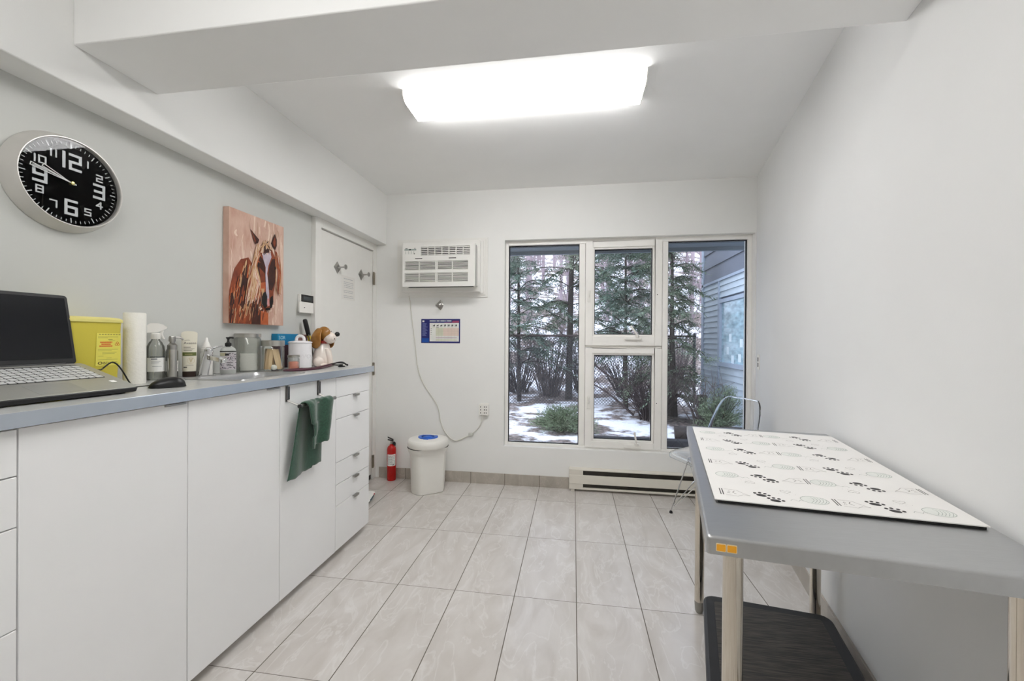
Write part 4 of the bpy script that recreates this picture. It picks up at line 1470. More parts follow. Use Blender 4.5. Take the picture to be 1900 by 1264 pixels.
# mouse
ms = thing('computer_mouse', 'black wired computer mouse on the worktop in front of the steel pump bottle', 'mouse', (-1.476, 1.288, Z0), 0.86)
b = MB()
def msh(u, v):
    a = math.pi * u
    t = v * 2 - 1
    w = 0.030 * (1 - abs(t) ** 3.2) ** 0.45 * (1 - 0.12 * t) if abs(t) < 1 else 0
    h = (0.020 + 0.016 * math.cos((t - 0.25) * 1.35)) * (1 - abs(t) ** 5) ** 0.5 if abs(t) < 1 else 0
    return (0.054 * t, -w * math.cos(a), 0.002 + h * math.sin(a) ** 0.75)
b.grid(msh, 20, 24)
b.build('mouse_body', M_black, ms, world=False)
b = MB()
b.cyl((-0.026, -0.003, 0.0245), (-0.026, 0.003, 0.0245), 0.0062, seg=14)
b.build('scroll_wheel', M_blackrub, ms, world=False)
b = MB()
b.tube([(-0.05, 0, 0.01), (-0.075, 0.004, 0.008), (-0.11, 0.014, 0.004), (-0.15, 0.028, 0.003), (-0.19, 0.06, 0.003)], 0.0019, 8, sub=5)
b.build('mouse_cable', M_black, ms, world=False)

# sharps container
M_yel = mat('yellow_sharps_plastic', (204, 190, 70), 0.4, var=0.04, scale=5)
M_yel2 = mat('pale_yellow_lid', (224, 214, 130), 0.4, var=0.03)
sh = thing('sharps_container', 'yellow sharps container with a printed label behind the laptop', 'container', (-1.755, 1.215, Z0))
b = MB()
def rr3(x0, x1, y0, y1, r, z):
    return [(p[0], p[1], z) for p in rrect(x0, x1, y0, y1, r, 4)]
b.loft([rr3(-1.812, -1.690, 1.142, 1.284, 0.012, Z0), rr3(-1.815, -1.687, 1.139, 1.287, 0.014, Z0 + 0.01), rr3(-1.822, -1.680, 1.130, 1.297, 0.016, Z0 + 0.235), rr3(-1.822, -1.680, 1.130, 1.297, 0.016, Z0 + 0.237)])
b.build('tub', M_yel, sh)
b = MB()
b.loft([rr3(-1.826, -1.676, 1.126, 1.301, 0.018, Z0 + 0.237), rr3(-1.826, -1.676, 1.126, 1.301, 0.018, Z0 + 0.247), rr3(-1.818, -1.684, 1.134, 1.293, 0.016, Z0 + 0.254), rr3(-1.80, -1.70, 1.15, 1.275, 0.016, Z0 + 0.256)])
b.build('lid', M_yel2, sh)
b = MB()
tilt = (0.007) / 0.235
LMx = basis((-1.6836, 1.208, Z0 + 0.08), (0, 1, 0), (tilt, 0, 1))
b.prism([(0, 0), (0.081, 0), (0.079, 0.118), (0.001, 0.118)], 0.0, 0.0006, 0, LMx)
M_lab = mat('label_yellow', (226, 216, 96), 0.5, var=0.02)
for i in range(8):
    b.prism([(0.008 + i * 0.009, 0.112), (0.014 + i * 0.009, 0.112), (0.014 + i * 0.009, 0.1138), (0.008 + i * 0.009, 0.1138)], 0.0006, 0.0008, 1, LMx)
rnd = random.Random(4)
for z, h, w0, w1, m in ((0.104, 0.0012, 0.006, 0.07, 3), (0.1, 0.0012, 0.006, 0.036, 3), (0.095, 0.0016, 0.038, 0.052, 1), (0.09, 0.001, 0.04, 0.06, 3),
                        (0.058, 0.0012, 0.006, 0.07, 3), (0.053, 0.0012, 0.006, 0.05, 3), (0.047, 0.0012, 0.02, 0.066, 3), (0.042, 0.0012, 0.02, 0.06, 3), (0.034, 0.001, 0.008, 0.024, 3), (0.027, 0.001, 0.034, 0.05, 3), (0.021, 0.001, 0.006, 0.07, 3)):
    b.prism([(w0, z), (w1, z), (w1, z + h), (w0, z + h)], 0.0006, 0.0008, m, LMx)
for z, x0, x1 in ((0.083, 0.013, 0.051), (0.076, 0.017, 0.047), (0.069, 0.011, 0.052)):
    b.prism([(x0 - 0.001, z - 0.001), (x1 + 0.001, z - 0.001), (x1 + 0.001, z + 0.0045), (x0 - 0.001, z + 0.0045)], 0.0006, 0.0007, 4, LMx)
    x = x0
    while x < x1 - 0.002:
        b.prism([(x, z), (x + 0.0024, z), (x + 0.0024, z + 0.0034), (x, z + 0.0034)], 0.0007, 0.0009, 2, LMx)
        x += 0.0036
c = (0.068, 0.078)
for k in range(3):                                 # hazard sign
    a = R(90 + 120 * k)
    b.ribbon([(c[0] + 0.0042 * math.cos(a) + 0.0036 * math.cos(q), c[1] + 0.0042 * math.sin(a) + 0.0036 * math.sin(q)) for q in [2 * math.pi * j / 10 for j in range(10)]], 0.0011, LMx, 2, 0.0007, 0.0002, True)
b.text('BD', 0.0115, LMx @ Matrix.Translation((0.0235, 0.0052, 0.0006)), 1, 0.0003, sx=1.2)
b.ribbon([(0.014 + 0.006 * math.cos(q), 0.0095 + 0.0042 * math.sin(q)) for q in [2 * math.pi * j / 14 for j in range(14)]], 0.0018, LMx, 1, 0.0006, 0.0003, True)
b.text('Sharps', 0.0066, LMx @ Matrix.Translation((0.0515, 0.0098, 0.0006)), 1, 0.0003)
b.text('Collector', 0.0058, LMx @ Matrix.Translation((0.0515, 0.0044, 0.0006)), 1, 0.0003)
b.build('printed_label', [M_lab, M_ink, mat('label_red', (206, 72, 40), 0.6), mat('label_olive', (150, 146, 70), 0.6), mat('label_orange', (226, 172, 74), 0.6)], sh, smooth=False)

# paper roll
M_roll = mat('quilted_tissue', (238, 236, 228), 0.9, var=0.02, scale=60, bump=0.7, bscale=130)
rl = item('paper_roll', 'tall white quilted paper roll standing beside the yellow container', 'paper roll', -1.715, 1.364)
b = MB()
b.lathe([(0.017, 0.003), (0.033, 0.0), (0.0345, 0.004), (0.0345, 0.276), (0.033, 0.280), (0.017, 0.279), (0.017, 0.003)], seg=40)
b.build('paper', M_roll, rl, world=False)
b = MB()
b.lathe([(0.0145, 0.002), (0.0168, 0.002), (0.0168, 0.2795), (0.0145, 0.2795), (0.0145, 0.002)], seg=24)
b.build('core', mat('cardboard', (170, 140, 104), 0.9), rl, world=False)

# spray bottle
sp = item('spray_bottle', 'clear spray bottle with a white trigger head beside the paper roll', 'spray bottle', -1.788, 1.507)
b = MB()
b.lathe([(0.0, 0.0), (0.0285, 0.0), (0.031, 0.004), (0.031, 0.130), (0.0295, 0.145), (0.022, 0.162), (0.0145, 0.172), (0.0135, 0.184), (0.0, 0.184)], seg=28)
b.build('bottle', M_frost, sp, world=False)
b = MB()
b.lathe([(0.0314, 0.036), (0.0314, 0.096)], seg=20, a0=R(-150), a1=R(-20), m=0)
b.lathe([(0.0318, 0.0975), (0.0318, 0.101)], seg=20, a0=R(-126), a1=R(-20), m=1)
for i, (a0, a1) in enumerate(((-118, -80), (-118, -60), (-118, -70), (-110, -50))):
    z = (0.088, 0.079, 0.073, 0.058)[i]
    b.lathe([(0.0317, z), (0.0317, z + (0.005 if i == 0 else 0.0014))], seg=8, a0=R(a0), a1=R(a1), m=2)
b.build('label_panel', [M_paper, mat('label_dark_band', (70, 74, 78), 0.6), mat('label_grey_print', (150, 154, 160), 0.7)], sp, world=False)
b = MB()
b.lathe([(0.0155, 0.176), (0.0165, 0.178), (0.0165, 0.199), (0.012, 0.203), (0.0, 0.203)], seg=22)
b.build('collar', M_plastic, sp, world=False)
b = MB()
b.loft([[(x, y * w, z) for x, z in ((-0.028, 0.203), (0.004, 0.205), (0.018, 0.212), (0.036, 0.221), (0.0385, 0.228), (0.024, 0.240), (0.008, 0.2445), (-0.018, 0.244), (-0.028, 0.236))] for y, w in ((-0.0115, 0.7), (-0.0085, 1.1), (0.0085, 1.1), (0.0115, 0.7))])
b.build('trigger_head', M_plastic, sp, world=False, bevel=0.002)
b = MB()
b.tube([(0.022, 0, 0.214), (0.020, 0, 0.195), (0.028, 0, 0.176)], [0.005, 0.0045, 0.003], 8, sub=3)
b.build('trigger', M_plastic, sp, world=False)
b = MB()
b.tube([(0.002, 0, 0.176), (0.0, 0, 0.09), (-0.008, 0, 0.008)], 0.0022, 6)
b.build('dip_tube', M_plastic, sp, world=False)

# steel pump
pu = item('pump_dispenser', 'slim brushed steel pump dispenser behind the black mouse', 'dispenser', -1.742, 1.540)
b = MB()
b.lathe([(0.0, 0.0), (0.0165, 0.0), (0.0175, 0.003), (0.0175, 0.128), (0.0165, 0.131), (0.0, 0.131)], seg=30)
b.build('cylinder', M_lid, pu, world=False)
b = MB()
b.lathe([(0.0178, 0.1305), (0.0178, 0.150), (0.012, 0.156), (0.0095, 0.158), (0.0095, 0.168), (0.0, 0.168)], seg=26)
b.build('collar', M_satin, pu, world=False)
b = MB()
b.lathe([(0.0, 0.166), (0.0125, 0.166), (0.0125, 0.184), (0.0105, 0.189), (0.0, 0.190)], seg=24)
b.tube([(0.008, -0.002, 0.182), (0.022, -0.004, 0.184), (0.034, -0.006, 0.178), (0.037, -0.007, 0.172)], 0.0034, 8, sub=3)
b.build('pump_head', M_satin, pu, world=False)

# second clear bottle behind it
cb = item('clear_bottle', 'grey clear bottle with a white label half hidden behind the steel pump', 'bottle', -1.803, 1.592)
b = MB()
b.lathe([(0.0, 0.0), (0.021, 0.0), (0.0225, 0.004), (0.0225, 0.118), (0.019, 0.130), (0.009, 0.137), (0.0, 0.138)], seg=26)
b.build('bottle', M_frost, cb, world=False)
b = MB()
b.lathe([(0.0228, 0.03), (0.0228, 0.078)], seg=18, a0=R(-160), a1=R(-10), m=0)
for z, h, a0, a1 in ((0.062, 0.008, -52, -30), (0.05, 0.006, -58, -34), (0.04, 0.0015, -64, -26)):
    b.lathe([(0.0231, z), (0.0231, z + h)], seg=5, a0=R(a0), a1=R(a1), m=1)
b.build('label_panel', [M_paper, M_ink], cb, world=False)

# lotion tube
tu = item('lotion_tube', 'cream lotion tube with olive stripe standing on its dark brown cap', 'lotion tube', -1.776, 1.652, turn=0.1)
M_cream = mat('cream_tube_plastic', (222, 217, 200), 0.35, var=0.01)
b = MB()
rings = []
for z, a, d in ((0.026, 0.0245, 0.0165), (0.032, 0.0262, 0.018), (0.10, 0.0275, 0.0145), (0.16, 0.0292, 0.009), (0.198, 0.0305, 0.0028), (0.2135, 0.0305, 0.0012)):
    rings.append([(a * math.cos(q), d * math.sin(q), z + (0.0 if z < 0.2 else -0.010 * (math.cos(q)) ** 4)) for q in [2 * math.pi * i / 32 for i in range(32)]])
b.loft(rings)
b.build('tube_body', M_cream, tu, world=False)
b = MB()
b.lathe([(0.0, 0.0), (0.0245, 0.0), (0.0255, 0.003), (0.0255, 0.025), (0.0, 0.026)], seg=28, sy=0.68)
b.build('cap', mat('dark_brown_cap', (48, 34, 28), 0.35), tu, world=False)
def tubey(z, x=0.0):
    K = ((0.026, 0.0245, 0.0165), (0.032, 0.0262, 0.018), (0.10, 0.0275, 0.0145), (0.16, 0.0292, 0.009), (0.198, 0.0305, 0.0028), (0.2135, 0.0305, 0.0012))
    i = 0
    while i < 4 and z > K[i + 1][0]:
        i += 1
    f = (z - K[i][0]) / (K[i + 1][0] - K[i][0])
    a, d = (K[i][j] + (K[i + 1][j] - K[i][j]) * f for j in (1, 2))
    return -d * math.sqrt(max(0.0, 1 - (x / a) ** 2)) - 0.0007
b = MB()
def wrapq(x0, x1, z0, z1, m):
    b.grid(lambda u, v: (x0 + (x1 - x0) * u, tubey(z0 + (z1 - z0) * v, x0 + (x1 - x0) * u), z0 + (z1 - z0) * v), 8, 2, m)
wrapq(-0.0255, 0.0255, 0.098, 0.115, 1)
wrapq(-0.022, 0.004, 0.137, 0.1395, 2); wrapq(-0.022, 0.018, 0.131, 0.1328, 3); wrapq(-0.022, 0.012, 0.1265, 0.128, 3); wrapq(-0.022, 0.008, 0.122, 0.1236, 2)
wrapq(-0.015, 0.014, 0.0535, 0.0552, 3); wrapq(-0.022, -0.01, 0.044, 0.048, 2)
wrapq(-0.018, 0.01, 0.105, 0.1072, 4)
b.text('Aveeno', 0.0150, None, 2, fn=lambda x, z: Vector((x - 0.0215, tubey(0.153 + z, x - 0.0215) - 0.0003, 0.153 + z)))
for k in range(10):
    x0, x1 = -0.019 + 0.002 * k, -0.017 + 0.002 * k
    zz = lambda x: 0.171 - 22 * (x + 0.006) ** 2
    b.poly([(x, tubey(zz(x), x) - 0.0003, zz(x) + o) for x, o in ((x0, 0), (x1, 0), (x1, 0.0012), (x0, 0.0012))], 2)
EM = basis((0.004, tubey(0.076) - 0.0012, 0.076), (1, 0, 0), (0, 0.05, 1))
b.ribbon([(0.0135 * math.cos(q), 0.0135 * math.sin(q)) for q in [2 * math.pi * i / 20 for i in range(20)]], 0.0007, EM, 4, 0.0, 0.0002, True)
for sgn in (-1, 1):                                # ear of oats
    for k in range(4):
        x, y = sgn * 0.0028 * (k + 1) * 0.6, -0.006 + 0.0045 * k
        b.ribbon([(0, y - 0.002), (x, y + 0.002), (x * 0.8, y + 0.0055)], 0.0010, EM, 4, 0.0, 0.0002)
b.build('tube_print', [M_paper, mat('olive_band', (96, 104, 52), 0.5), mat('print_dark', (46, 40, 38), 0.6), mat('print_grey_brown', (150, 142, 128), 0.6), mat('print_gold', (196, 176, 130), 0.5)], tu, world=False, smooth=False)

# ear drop bottle with cone nozzle, behind the faucet
dbt = item('dropper_bottle', 'white bottle with a ribbed cone nozzle behind the chrome faucet', 'bottle', -1.792, 1.757)
b = MB()
b.lathe([(0.0, 0.0), (0.024, 0.0), (0.0255, 0.004), (0.0255, 0.105), (0.021, 0.114), (0.0, 0.114)], seg=26)
b.build('bottle', M_plastic, dbt, world=False)
b = MB()
b.lathe([(0.0235, 0.113), (0.0235, 0.121), (0.0215, 0.1225), (0.0215, 0.13), (0.0195, 0.1315), (0.0195, 0.139), (0.017, 0.141), (0.015, 0.149), (0.0075, 0.166), (0.005, 0.181), (0.0028, 0.1835), (0.0, 0.1835)], seg=26)
b.build('cone_nozzle', M_plastic, dbt, world=False)

# hand soap
so = item('soap_bottle', 'grey printed hand soap bottle with a black pump behind the sink', 'soap bottle', -1.742, 1.832)
b = MB()
b.loft([[(p[0], p[1], z) for p in rrect(-0.034 * k, 0.034 * k, -0.022 * k, 0.022 * k, 0.016 * k, 5)] for z, k in ((0.0, 0.94), (0.003, 1.0), (0.112, 1.0), (0.1175, 1.0), (0.129, 0.88), (0.138, 0.5), (0.146, 0.36))])
b.build('bottle', mat('grey_translucent_soap', (176, 178, 174), 0.3, var=0.03), so, world=False)
b = MB()
b.loft([[(p[0], p[1], z) for p in rrect(-0.0344, 0.0344, -0.0224, 0.0224, 0.0162, 5)] for z in (0.022, 0.1085)], caps=False, m=0)
b.loft([[(p[0], p[1], z) for p in rrect(-0.0347, 0.0347, -0.0227, 0.0227, 0.0163, 5)] for z in (0.112, 0.1165)], caps=False, m=1)
rnd = random.Random(12)
for i in range(220):
    x, z = rnd.uniform(-0.0325, 0.0325), rnd.uniform(0.026, 0.106)
    s = rnd.uniform(0.0008, 0.0022)
    if -0.016 < x < 0.03 and 0.036 < z < 0.062:
        continue
    b.box(x - s, x + s, -0.0229, -0.0224, z - s, z + s, rnd.choice([2, 2, 3, 0, 1]))
b.box(-0.016, 0.026, -0.0228, -0.0224, 0.034, 0.064, 0)
for z, n in ((0.055, 5), (0.047, 4), (0.040, 6)):
    x = -0.006
    for k in range(n):
        w = rnd.uniform(0.002, 0.0045)
        b.box(x, x + w, -0.0231, -0.0228, z, z + 0.0045, 1)
        x += w + 0.0014
b.box(-0.0325, -0.008, -0.0230, -0.0226, 0.092, 0.108, 4)
b.box(-0.0125, 0.003, -0.0232, -0.0229, 0.093, 0.104, 1)
b.build('wrap_label', [mat('label_mauve_grey', (196, 190, 194), 0.6), M_ink, mat('label_plum', (120, 104, 118), 0.6), mat('label_slate', (92, 96, 104), 0.6), mat('label_khaki', (164, 160, 132), 0.6)], so, world=False, smooth=False)
b = MB()
b.lathe([(0.0, 0.138), (0.0145, 0.138), (0.0145, 0.156), (0.008, 0.159), (0.0055, 0.164), (0.0042, 0.172), (0.009, 0.182), (0.009, 0.186), (0.0, 0.187)], seg=20)
b.tube([(0.004, 0, 0.184), (0.018, -0.004, 0.184), (0.022, -0.005, 0.180)], [0.005, 0.0042, 0.0035], 8, sub=2)
b.box(-0.01, 0.004, -0.005, 0.005, 0.1815, 0.187)
b.build('pump', M_black, so, world=False)

# jars ---------------------------------------------------------------------------
def jar(name, label, x, y, r, h, lidh, glass, cat='jar'):
    t = item(name, label, cat, x, y)
    b = MB()
    b.lathe([(0.0, 0.0), (r - 0.004, 0.0), (r, 0.005), (r, h - lidh - 0.008), (r - 0.004, h - lidh - 0.002), (r - 0.004, h - lidh + 0.006), (r - 0.006, h - lidh + 0.006), (r - 0.0065, h - lidh - 0.004),
             (r - 0.003, h - lidh - 0.010), (r - 0.003, 0.007), (0.0, 0.006)], seg=40)
    b.build('jar_body', glass, t, world=False)
    b = MB()
    b.lathe([(0.0, h), (r - 0.001, h), (r + 0.0012, h - 0.002), (r + 0.0012, h - lidh), (r - 0.002, h - lidh), (r - 0.002, h - 0.003), (0.0, h - 0.003)], seg=44)
    b.build('lid', M_lid, t, world=False)
    return t
BX, BY = -1.7600, 1.979
jb = jar('glass_jar', 'large grey glass jar with a steel lid, half full of white gauze', BX, BY, 0.0615, 0.207, 0.021, clear('smoky_jar_glass', (0.93, 0.935, 0.92), 0.02, body=0.14, bcol=(200, 201, 194), gain=0.5))
gz_ = item('gauze_stack', 'stack of folded white gauze inside the large grey glass jar', 'gauze', BX, BY, Z0 + 0.0075)
b = MB()
for i in range(9):
    j = 0.0012 * math.sin(i * 2.1)
    b.rbox(-0.036 + j, 0.044 + j, -0.034, 0.034, i * 0.0102, i * 0.0102 + 0.0098, 0.006)
b.build('gauze_pads', mat('white_gauze', (248, 247, 244), 0.95, var=0.03, scale=120, bump=0.4), gz_, world=False)
JX, JY = -1.656, 2.038
js = jar('glass_jar', 'clear glass jar with a steel lid holding wooden tongue depressors', JX, JY, 0.0565, 0.170, 0.031, M_glass)
M_wood = mat('pale_birch', (214, 186, 148), 0.7, var=0.08, scale=20, stretch=(8, 8, 1))
rot = facing(JX, JY)
JM = Matrix.Translation((JX, JY, Z0)) @ Matrix.Rotation(rot, 4, 'Z')
depr = [((-0.040, -0.010), (-0.024, 0.010), 0.9), ((-0.031, -0.026), (-0.018, -0.020), 0.15), ((-0.016, -0.036), (-0.004, -0.026), 0.05), ((-0.040, 0.018), (-0.034, 0.012), 1.2),
        ((0.030, -0.028), (0.003, -0.030), 0.1), ((0.041, -0.014), (0.012, -0.022), 0.4), ((0.043, 0.010), (0.022, 0.000), 1.0), ((0.004, 0.026), (-0.012, 0.030), 0.3), ((0.026, 0.030), (0.004, 0.030), -0.3), ((-0.022, 0.036), (-0.026, 0.034), 0.2)]
proto = None
for (bx, by), (tx, ty), tw_ in depr:
    p0, p1 = Vector((bx, by, 0.010)), Vector((tx, ty, 0.124))
    ax = (p1 - p0).normalized()
    sd_ = (Vector((math.cos(tw_), math.sin(tw_), 0)) - ax * Vector((math.cos(tw_), math.sin(tw_), 0)).dot(ax)).normalized()
    LMt = JM @ Matrix.Translation(p0) @ Matrix((sd_, ax.cross(sd_), ax)).transposed().to_4x4()
    if proto is None:
        b = MB()
        pts = [(0.0088 * math.cos(a), 0.0088 + 0.0088 * math.sin(a)) for a in [math.pi + math.pi * i / 8 for i in range(9)]] + [(0.0088 * math.cos(a), 0.106 + 0.0088 * math.sin(a)) for a in [math.pi * i / 8 for i in range(9)]]
        b.prism(pts, -0.0008, 0.0008, 0, FRONT)
        proto = o = b.build('tongue_depressor', M_wood, None, smooth=False)
        tag(o, 'wooden tongue depressor standing in the small clear glass jar', 'tongue depressor', 'tongue depressors in the glass jar')
    else:
        o = proto.copy()
        COL.objects.link(o)
    o.matrix_world = LMt
M_cot = mat('cotton_wool', (240, 238, 232), 1.0, var=0.02, bump=0.8, bscale=90)
proto = None
for x, y, z, s in ((0.006, -0.040, 0.022, 1.0), (-0.004, -0.010, 0.022, 0.9), (0.012, -0.004, 0.020, 0.8)):
    if proto is None:
        b = MB()
        b.ball((0, 0, 0), (0.0145, 0.0135, 0.0145), 18)
        proto = o = b.build('cotton_ball', M_cot, None)
        tag(o, 'white cotton ball at the bottom of the small clear glass jar', 'cotton ball', 'cotton balls in the glass jar')
    else:
        o = proto.copy()
        COL.objects.link(o)
    o.matrix_world = JM @ Matrix.Translation((x, y, z)) @ Matrix.Scale(s, 4)
OX, OY = -1.607, 2.143
jo = jar('glass_jar', 'smallest glass jar, with a metal lid and coral pink filling', OX, OY, 0.0315, 0.085, 0.013, M_glass)
b = MB()
b.lathe([(0.0, 0.0), (0.027, 0.0), (0.0278, 0.002), (0.0278, 0.036), (0.02, 0.040), (0.0, 0.038)], (0, 0, 0.008), 28)
b.build('coral_filling', mat('coral_cotton', (238, 160, 140), 0.9, var=0.06, scale=60, bump=0.5), jo, world=False)

# white canister
cn = item('ceramic_canister', 'white ceramic canister with a loop lid and raised letters WOOF', 'canister', -1.686, 2.308, turn=-0.25)
M_cer = mat('white_glazed_ceramic', (232, 231, 233), 0.18, spec=0.6, var=0.01)
b = MB()
b.lathe([(0.0, 0.0), (0.062, 0.0), (0.0655, 0.003), (0.0655, 0.148), (0.064, 0.152), (0.0, 0.152)], seg=48)
b.build('pot', M_cer, cn, world=False)
b = MB()
b.lathe([(0.066, 0.1525), (0.0685, 0.155), (0.0675, 0.160), (0.060, 0.164), (0.03, 0.168), (0.0, 0.169)], seg=48)
b.build('lid', M_cer, cn, world=False)
b = MB()
b.tube([(-0.022, 0, 0.164), (-0.021, 0, 0.182), (-0.012, 0, 0.194), (0.0, 0, 0.197), (0.012, 0, 0.194), (0.021, 0, 0.182), (0.022, 0, 0.164)], [0.0085, 0.0075, 0.0075, 0.0075, 0.0075, 0.0075, 0.0085], 12, sub=5, flat=1.2)
b.build('loop_handle', M_cer, cn, world=False)
b = MB()
b.text('WOOF', 0.036, None, 0, sx=1.15, fn=lambda x, z: (lambda a: Vector((0.0662 * math.cos(a), 0.0662 * math.sin(a), 0.060 + z)))(R(-82) + x / 0.0655))
o = b.build('raised_letters', M_cer, cn, world=False, smooth=False)
sd = o.modifiers.new('thick', 'SOLIDIFY')
sd.thickness = 0.0016
sd.offset = 0

# boxes behind it
bx = thing('supply_box', 'blue and maroon cardboard box with pale lettering behind the white canister', 'box', (-1.80, 2.32, Z0))
b = MB()
b.box(-1.826, -1.786, 2.236, 2.424, Z0, Z0 + 0.142, 1)
b.box(-1.826, -1.786, 2.236, 2.424, Z0 + 0.142, Z0 + 0.210, 0)
b.build('carton', [mat('teal_blue_card', (14, 128, 172), 0.4, col2=(10, 104, 160), scale=6), mat('maroon_card', (66, 32, 44), 0.5)], bx, smooth=False)
b = MB()
b.text('SOR', 0.030, wallx(-1.786, 2.247, Z0 + 0.176), 0, 0.0005)
b.build('lettering', mat('pale_blue_print', (190, 226, 236), 0.5), bx, smooth=False)
bo = thing('supply_box', 'dull reddish brown box standing between the blue box and the dog jar', 'box', (-1.80, 2.475, Z0))
MB().box(-1.826, -1.788, 2.428, 2.520, Z0, Z0 + 0.207).build('carton', mat('reddish_brown_card', (134, 98, 94), 0.6, var=0.06), bo, bevel=0.002)

# grooming tool leaning behind the dog
gt = thing('grooming_rake', 'grooming tool with a black grip and yellow neck leaning behind the dog jar', 'grooming tool', (-1.755, 2.565, Z0))
A, B_ = Vector((-1.752, 2.560, Z0 + 0.004)), Vector((-1.790, 2.494, 1.404))
ln = lambda f: A.lerp(B_, f)
b = MB()
b.tube([ln(0.64), ln(0.72), ln(0.86), ln(0.97), ln(1.0)], [0.0125, 0.0145, 0.0155, 0.0145, 0.008], 14, sub=3)
b.build('grip', M_black, gt)
b = MB()
b.tube([ln(0.40), ln(0.5), ln(0.645)], [0.013, 0.012, 0.011], 12)
b.build('neck', mat('yellow_neck', (214, 186, 40), 0.4), gt)
b = MB()
b.tube([ln(0.0), ln(0.41)], [0.010, 0.008], 10)
b.build('shaft', M_satin, gt)
b = MB()
b.tube([ln(0.2) + Vector((0.012, -0.012, 0)), ln(0.66) + Vector((0.010, -0.014, 0))], 0.004, 8)
b.build('spring_bar', M_satin, gt)

# dog jar -----------------------------------------------------------------------
dg_ = item('dog_cookie_jar', 'glazed ceramic basset hound jar with brown ears and a red collar', 'cookie jar', -1.632, 2.466, turn=0.0)
M_dogw = mat('cream_white_glaze', (236, 228, 220), 0.14, spec=0.6, col2=(228, 212, 200), scale=10)
M_dogb = mat('honey_brown_glaze', (132, 88, 34), 0.14, spec=0.6, col2=(170, 122, 62), scale=16)
M_dogd = mat('dark_brown_glaze', (52, 34, 26), 0.14, spec=0.6)
b = MB()
b.lathe([(0.0, 0.0), (0.052, 0.0), (0.062, 0.008), (0.066, 0.03), (0.062, 0.062), (0.054, 0.098), (0.046, 0.126), (0.040, 0.145), (0.036, 0.156), (0.0, 0.160)], (-0.004, 0, 0), 36, sx=0.96, sy=0.86)
for sy in (-1, 1):
    b.loft([[(0.026 + 0.010 * f + 0.019 * k * math.cos(q), sy * 0.020 - 0.02 + 0.018 * k * math.sin(q), z) for q in [2 * math.pi * i / 16 for i in range(16)]] for z, k, f in ((0.004, 1.0, 1.4), (0.02, 1.05, 1.2), (0.05, 0.9, 0.8), (0.09, 0.85, 0.1), (0.115, 0.6, -0.6))])
    b.ball((0.046, sy * 0.024 - 0.024, 0.010), (0.022, 0.017, 0.0105), 16)
    b.ball((-0.022 + 0.006 * sy, sy * 0.040 - 0.006, 0.030), (0.034, 0.022, 0.032), 18)
    b.ball((0.004, sy * 0.052 - 0.008, 0.009), (0.024, 0.014, 0.0095), 14)
o = b.build('body', M_dogw, dg_, world=False)
rm = o.modifiers.new('join', 'REMESH')
rm.mode = 'VOXEL'
rm.voxel_size = 0.0028
rm.use_smooth_shade = True
HT = Matrix.Translation((0.006, -0.006, 0.205)) @ Matrix.Rotation(-0.72, 4, 'Z')     # head, turned a little towards the room
b = MB()
b.ball((0, 0, 0.006), (0.048, 0.043, 0.048), 26, 0, HT)
b.loft([[HT @ Vector((x, 0.034 * k * math.cos(q), dz + 0.030 * k * h * math.sin(q))) for q in [2 * math.pi * i / 20 for i in range(20)]] for x, k, h, dz in ((0.0, 0.95, 1.3, -0.004), (0.024, 1.08, 1.3, -0.012), (0.048, 1.08, 1.22, -0.018), (0.066, 0.92, 1.1, -0.020), (0.077, 0.6, 0.85, -0.018))])
o = b.build('head', M_dogw, dg_, world=False)
rm = o.modifiers.new('join', 'REMESH')
rm.mode = 'VOXEL'
rm.voxel_size = 0.0026
rm.use_smooth_shade = True
for sy in (-1, 1):
    b = MB()                                       # brown cap over each side of the skull
    b.ball((-0.004, sy * 0.0225, 0.010), (0.0475, 0.0265, 0.0460), 24, 0, HT)
    b.build('brown_patch', M_dogb, dg_, world=False)
    b = MB()
    def earp(u, v, sy=sy):
        s = u * 2 - 1
        w = (0.013 + 0.026 * math.sin(math.pi * min(1, 0.10 + 0.90 * v) * 0.82)) * (1 if v < 0.82 else math.sqrt(max(0.0, 1 - ((v - 0.82) / 0.182) ** 2)))
        out = 0.022 + 0.036 * min(1, v / 0.35) ** 0.6 + 0.004 * math.sin(3 * v)
        return HT @ Vector((-0.010 - 0.006 * v + s * w, sy * (out + 0.006 * (1 - s * s)), 0.044 - 0.012 * min(1, v / 0.3) - 0.118 * v))
    b.grid(earp, 12, 22)
    o = b.build('ear', M_dogb, dg_, world=False)
    q = o.modifiers.new('thick', 'SOLIDIFY')
    q.thickness = 0.010
    q.offset = 0
    o.modifiers.new('round', 'SUBSURF').render_levels = 1
    b = MB()
    b.ball((0.036, sy * 0.0235, 0.0185), (0.0075, 0.0075, 0.0085), 14, 0, HT)
    e = b.build('eye', M_dogd, dg_, world=False)
    b = MB()
    b.ball((0.0425, sy * 0.0245, 0.0215), 0.0020, 8, 0, HT)
    b.build('eye_glint', M_dogw, e, world=False)
b = MB()
b.ball((0.0765, 0, 0.006), (0.0155, 0.018, 0.016), 18, 0, HT)
b.build('nose', M_black, dg_, world=False)
b = MB()
b.tube([HT @ Vector((0.079, 0.002, -0.020)), HT @ Vector((0.076, 0.006, -0.032)), HT @ Vector((0.066, 0.020, -0.038)), HT @ Vector((0.052, 0.029, -0.036))], 0.0012, 6, sub=3)
b.tube([HT @ Vector((0.079, 0.0, -0.020)), HT @ Vector((0.076, -0.006, -0.032)), HT @ Vector((0.066, -0.020, -0.038)), HT @ Vector((0.052, -0.029, -0.036))], 0.0012, 6, sub=3)
b.build('mouth_line', M_dogd, dg_, world=False)
b = MB()
b.lathe([(0.042, 0.149), (0.0465, 0.152), (0.0455, 0.166), (0.040, 0.168)], (-0.002, -0.002, 0), 32, sx=1.02, sy=0.94)
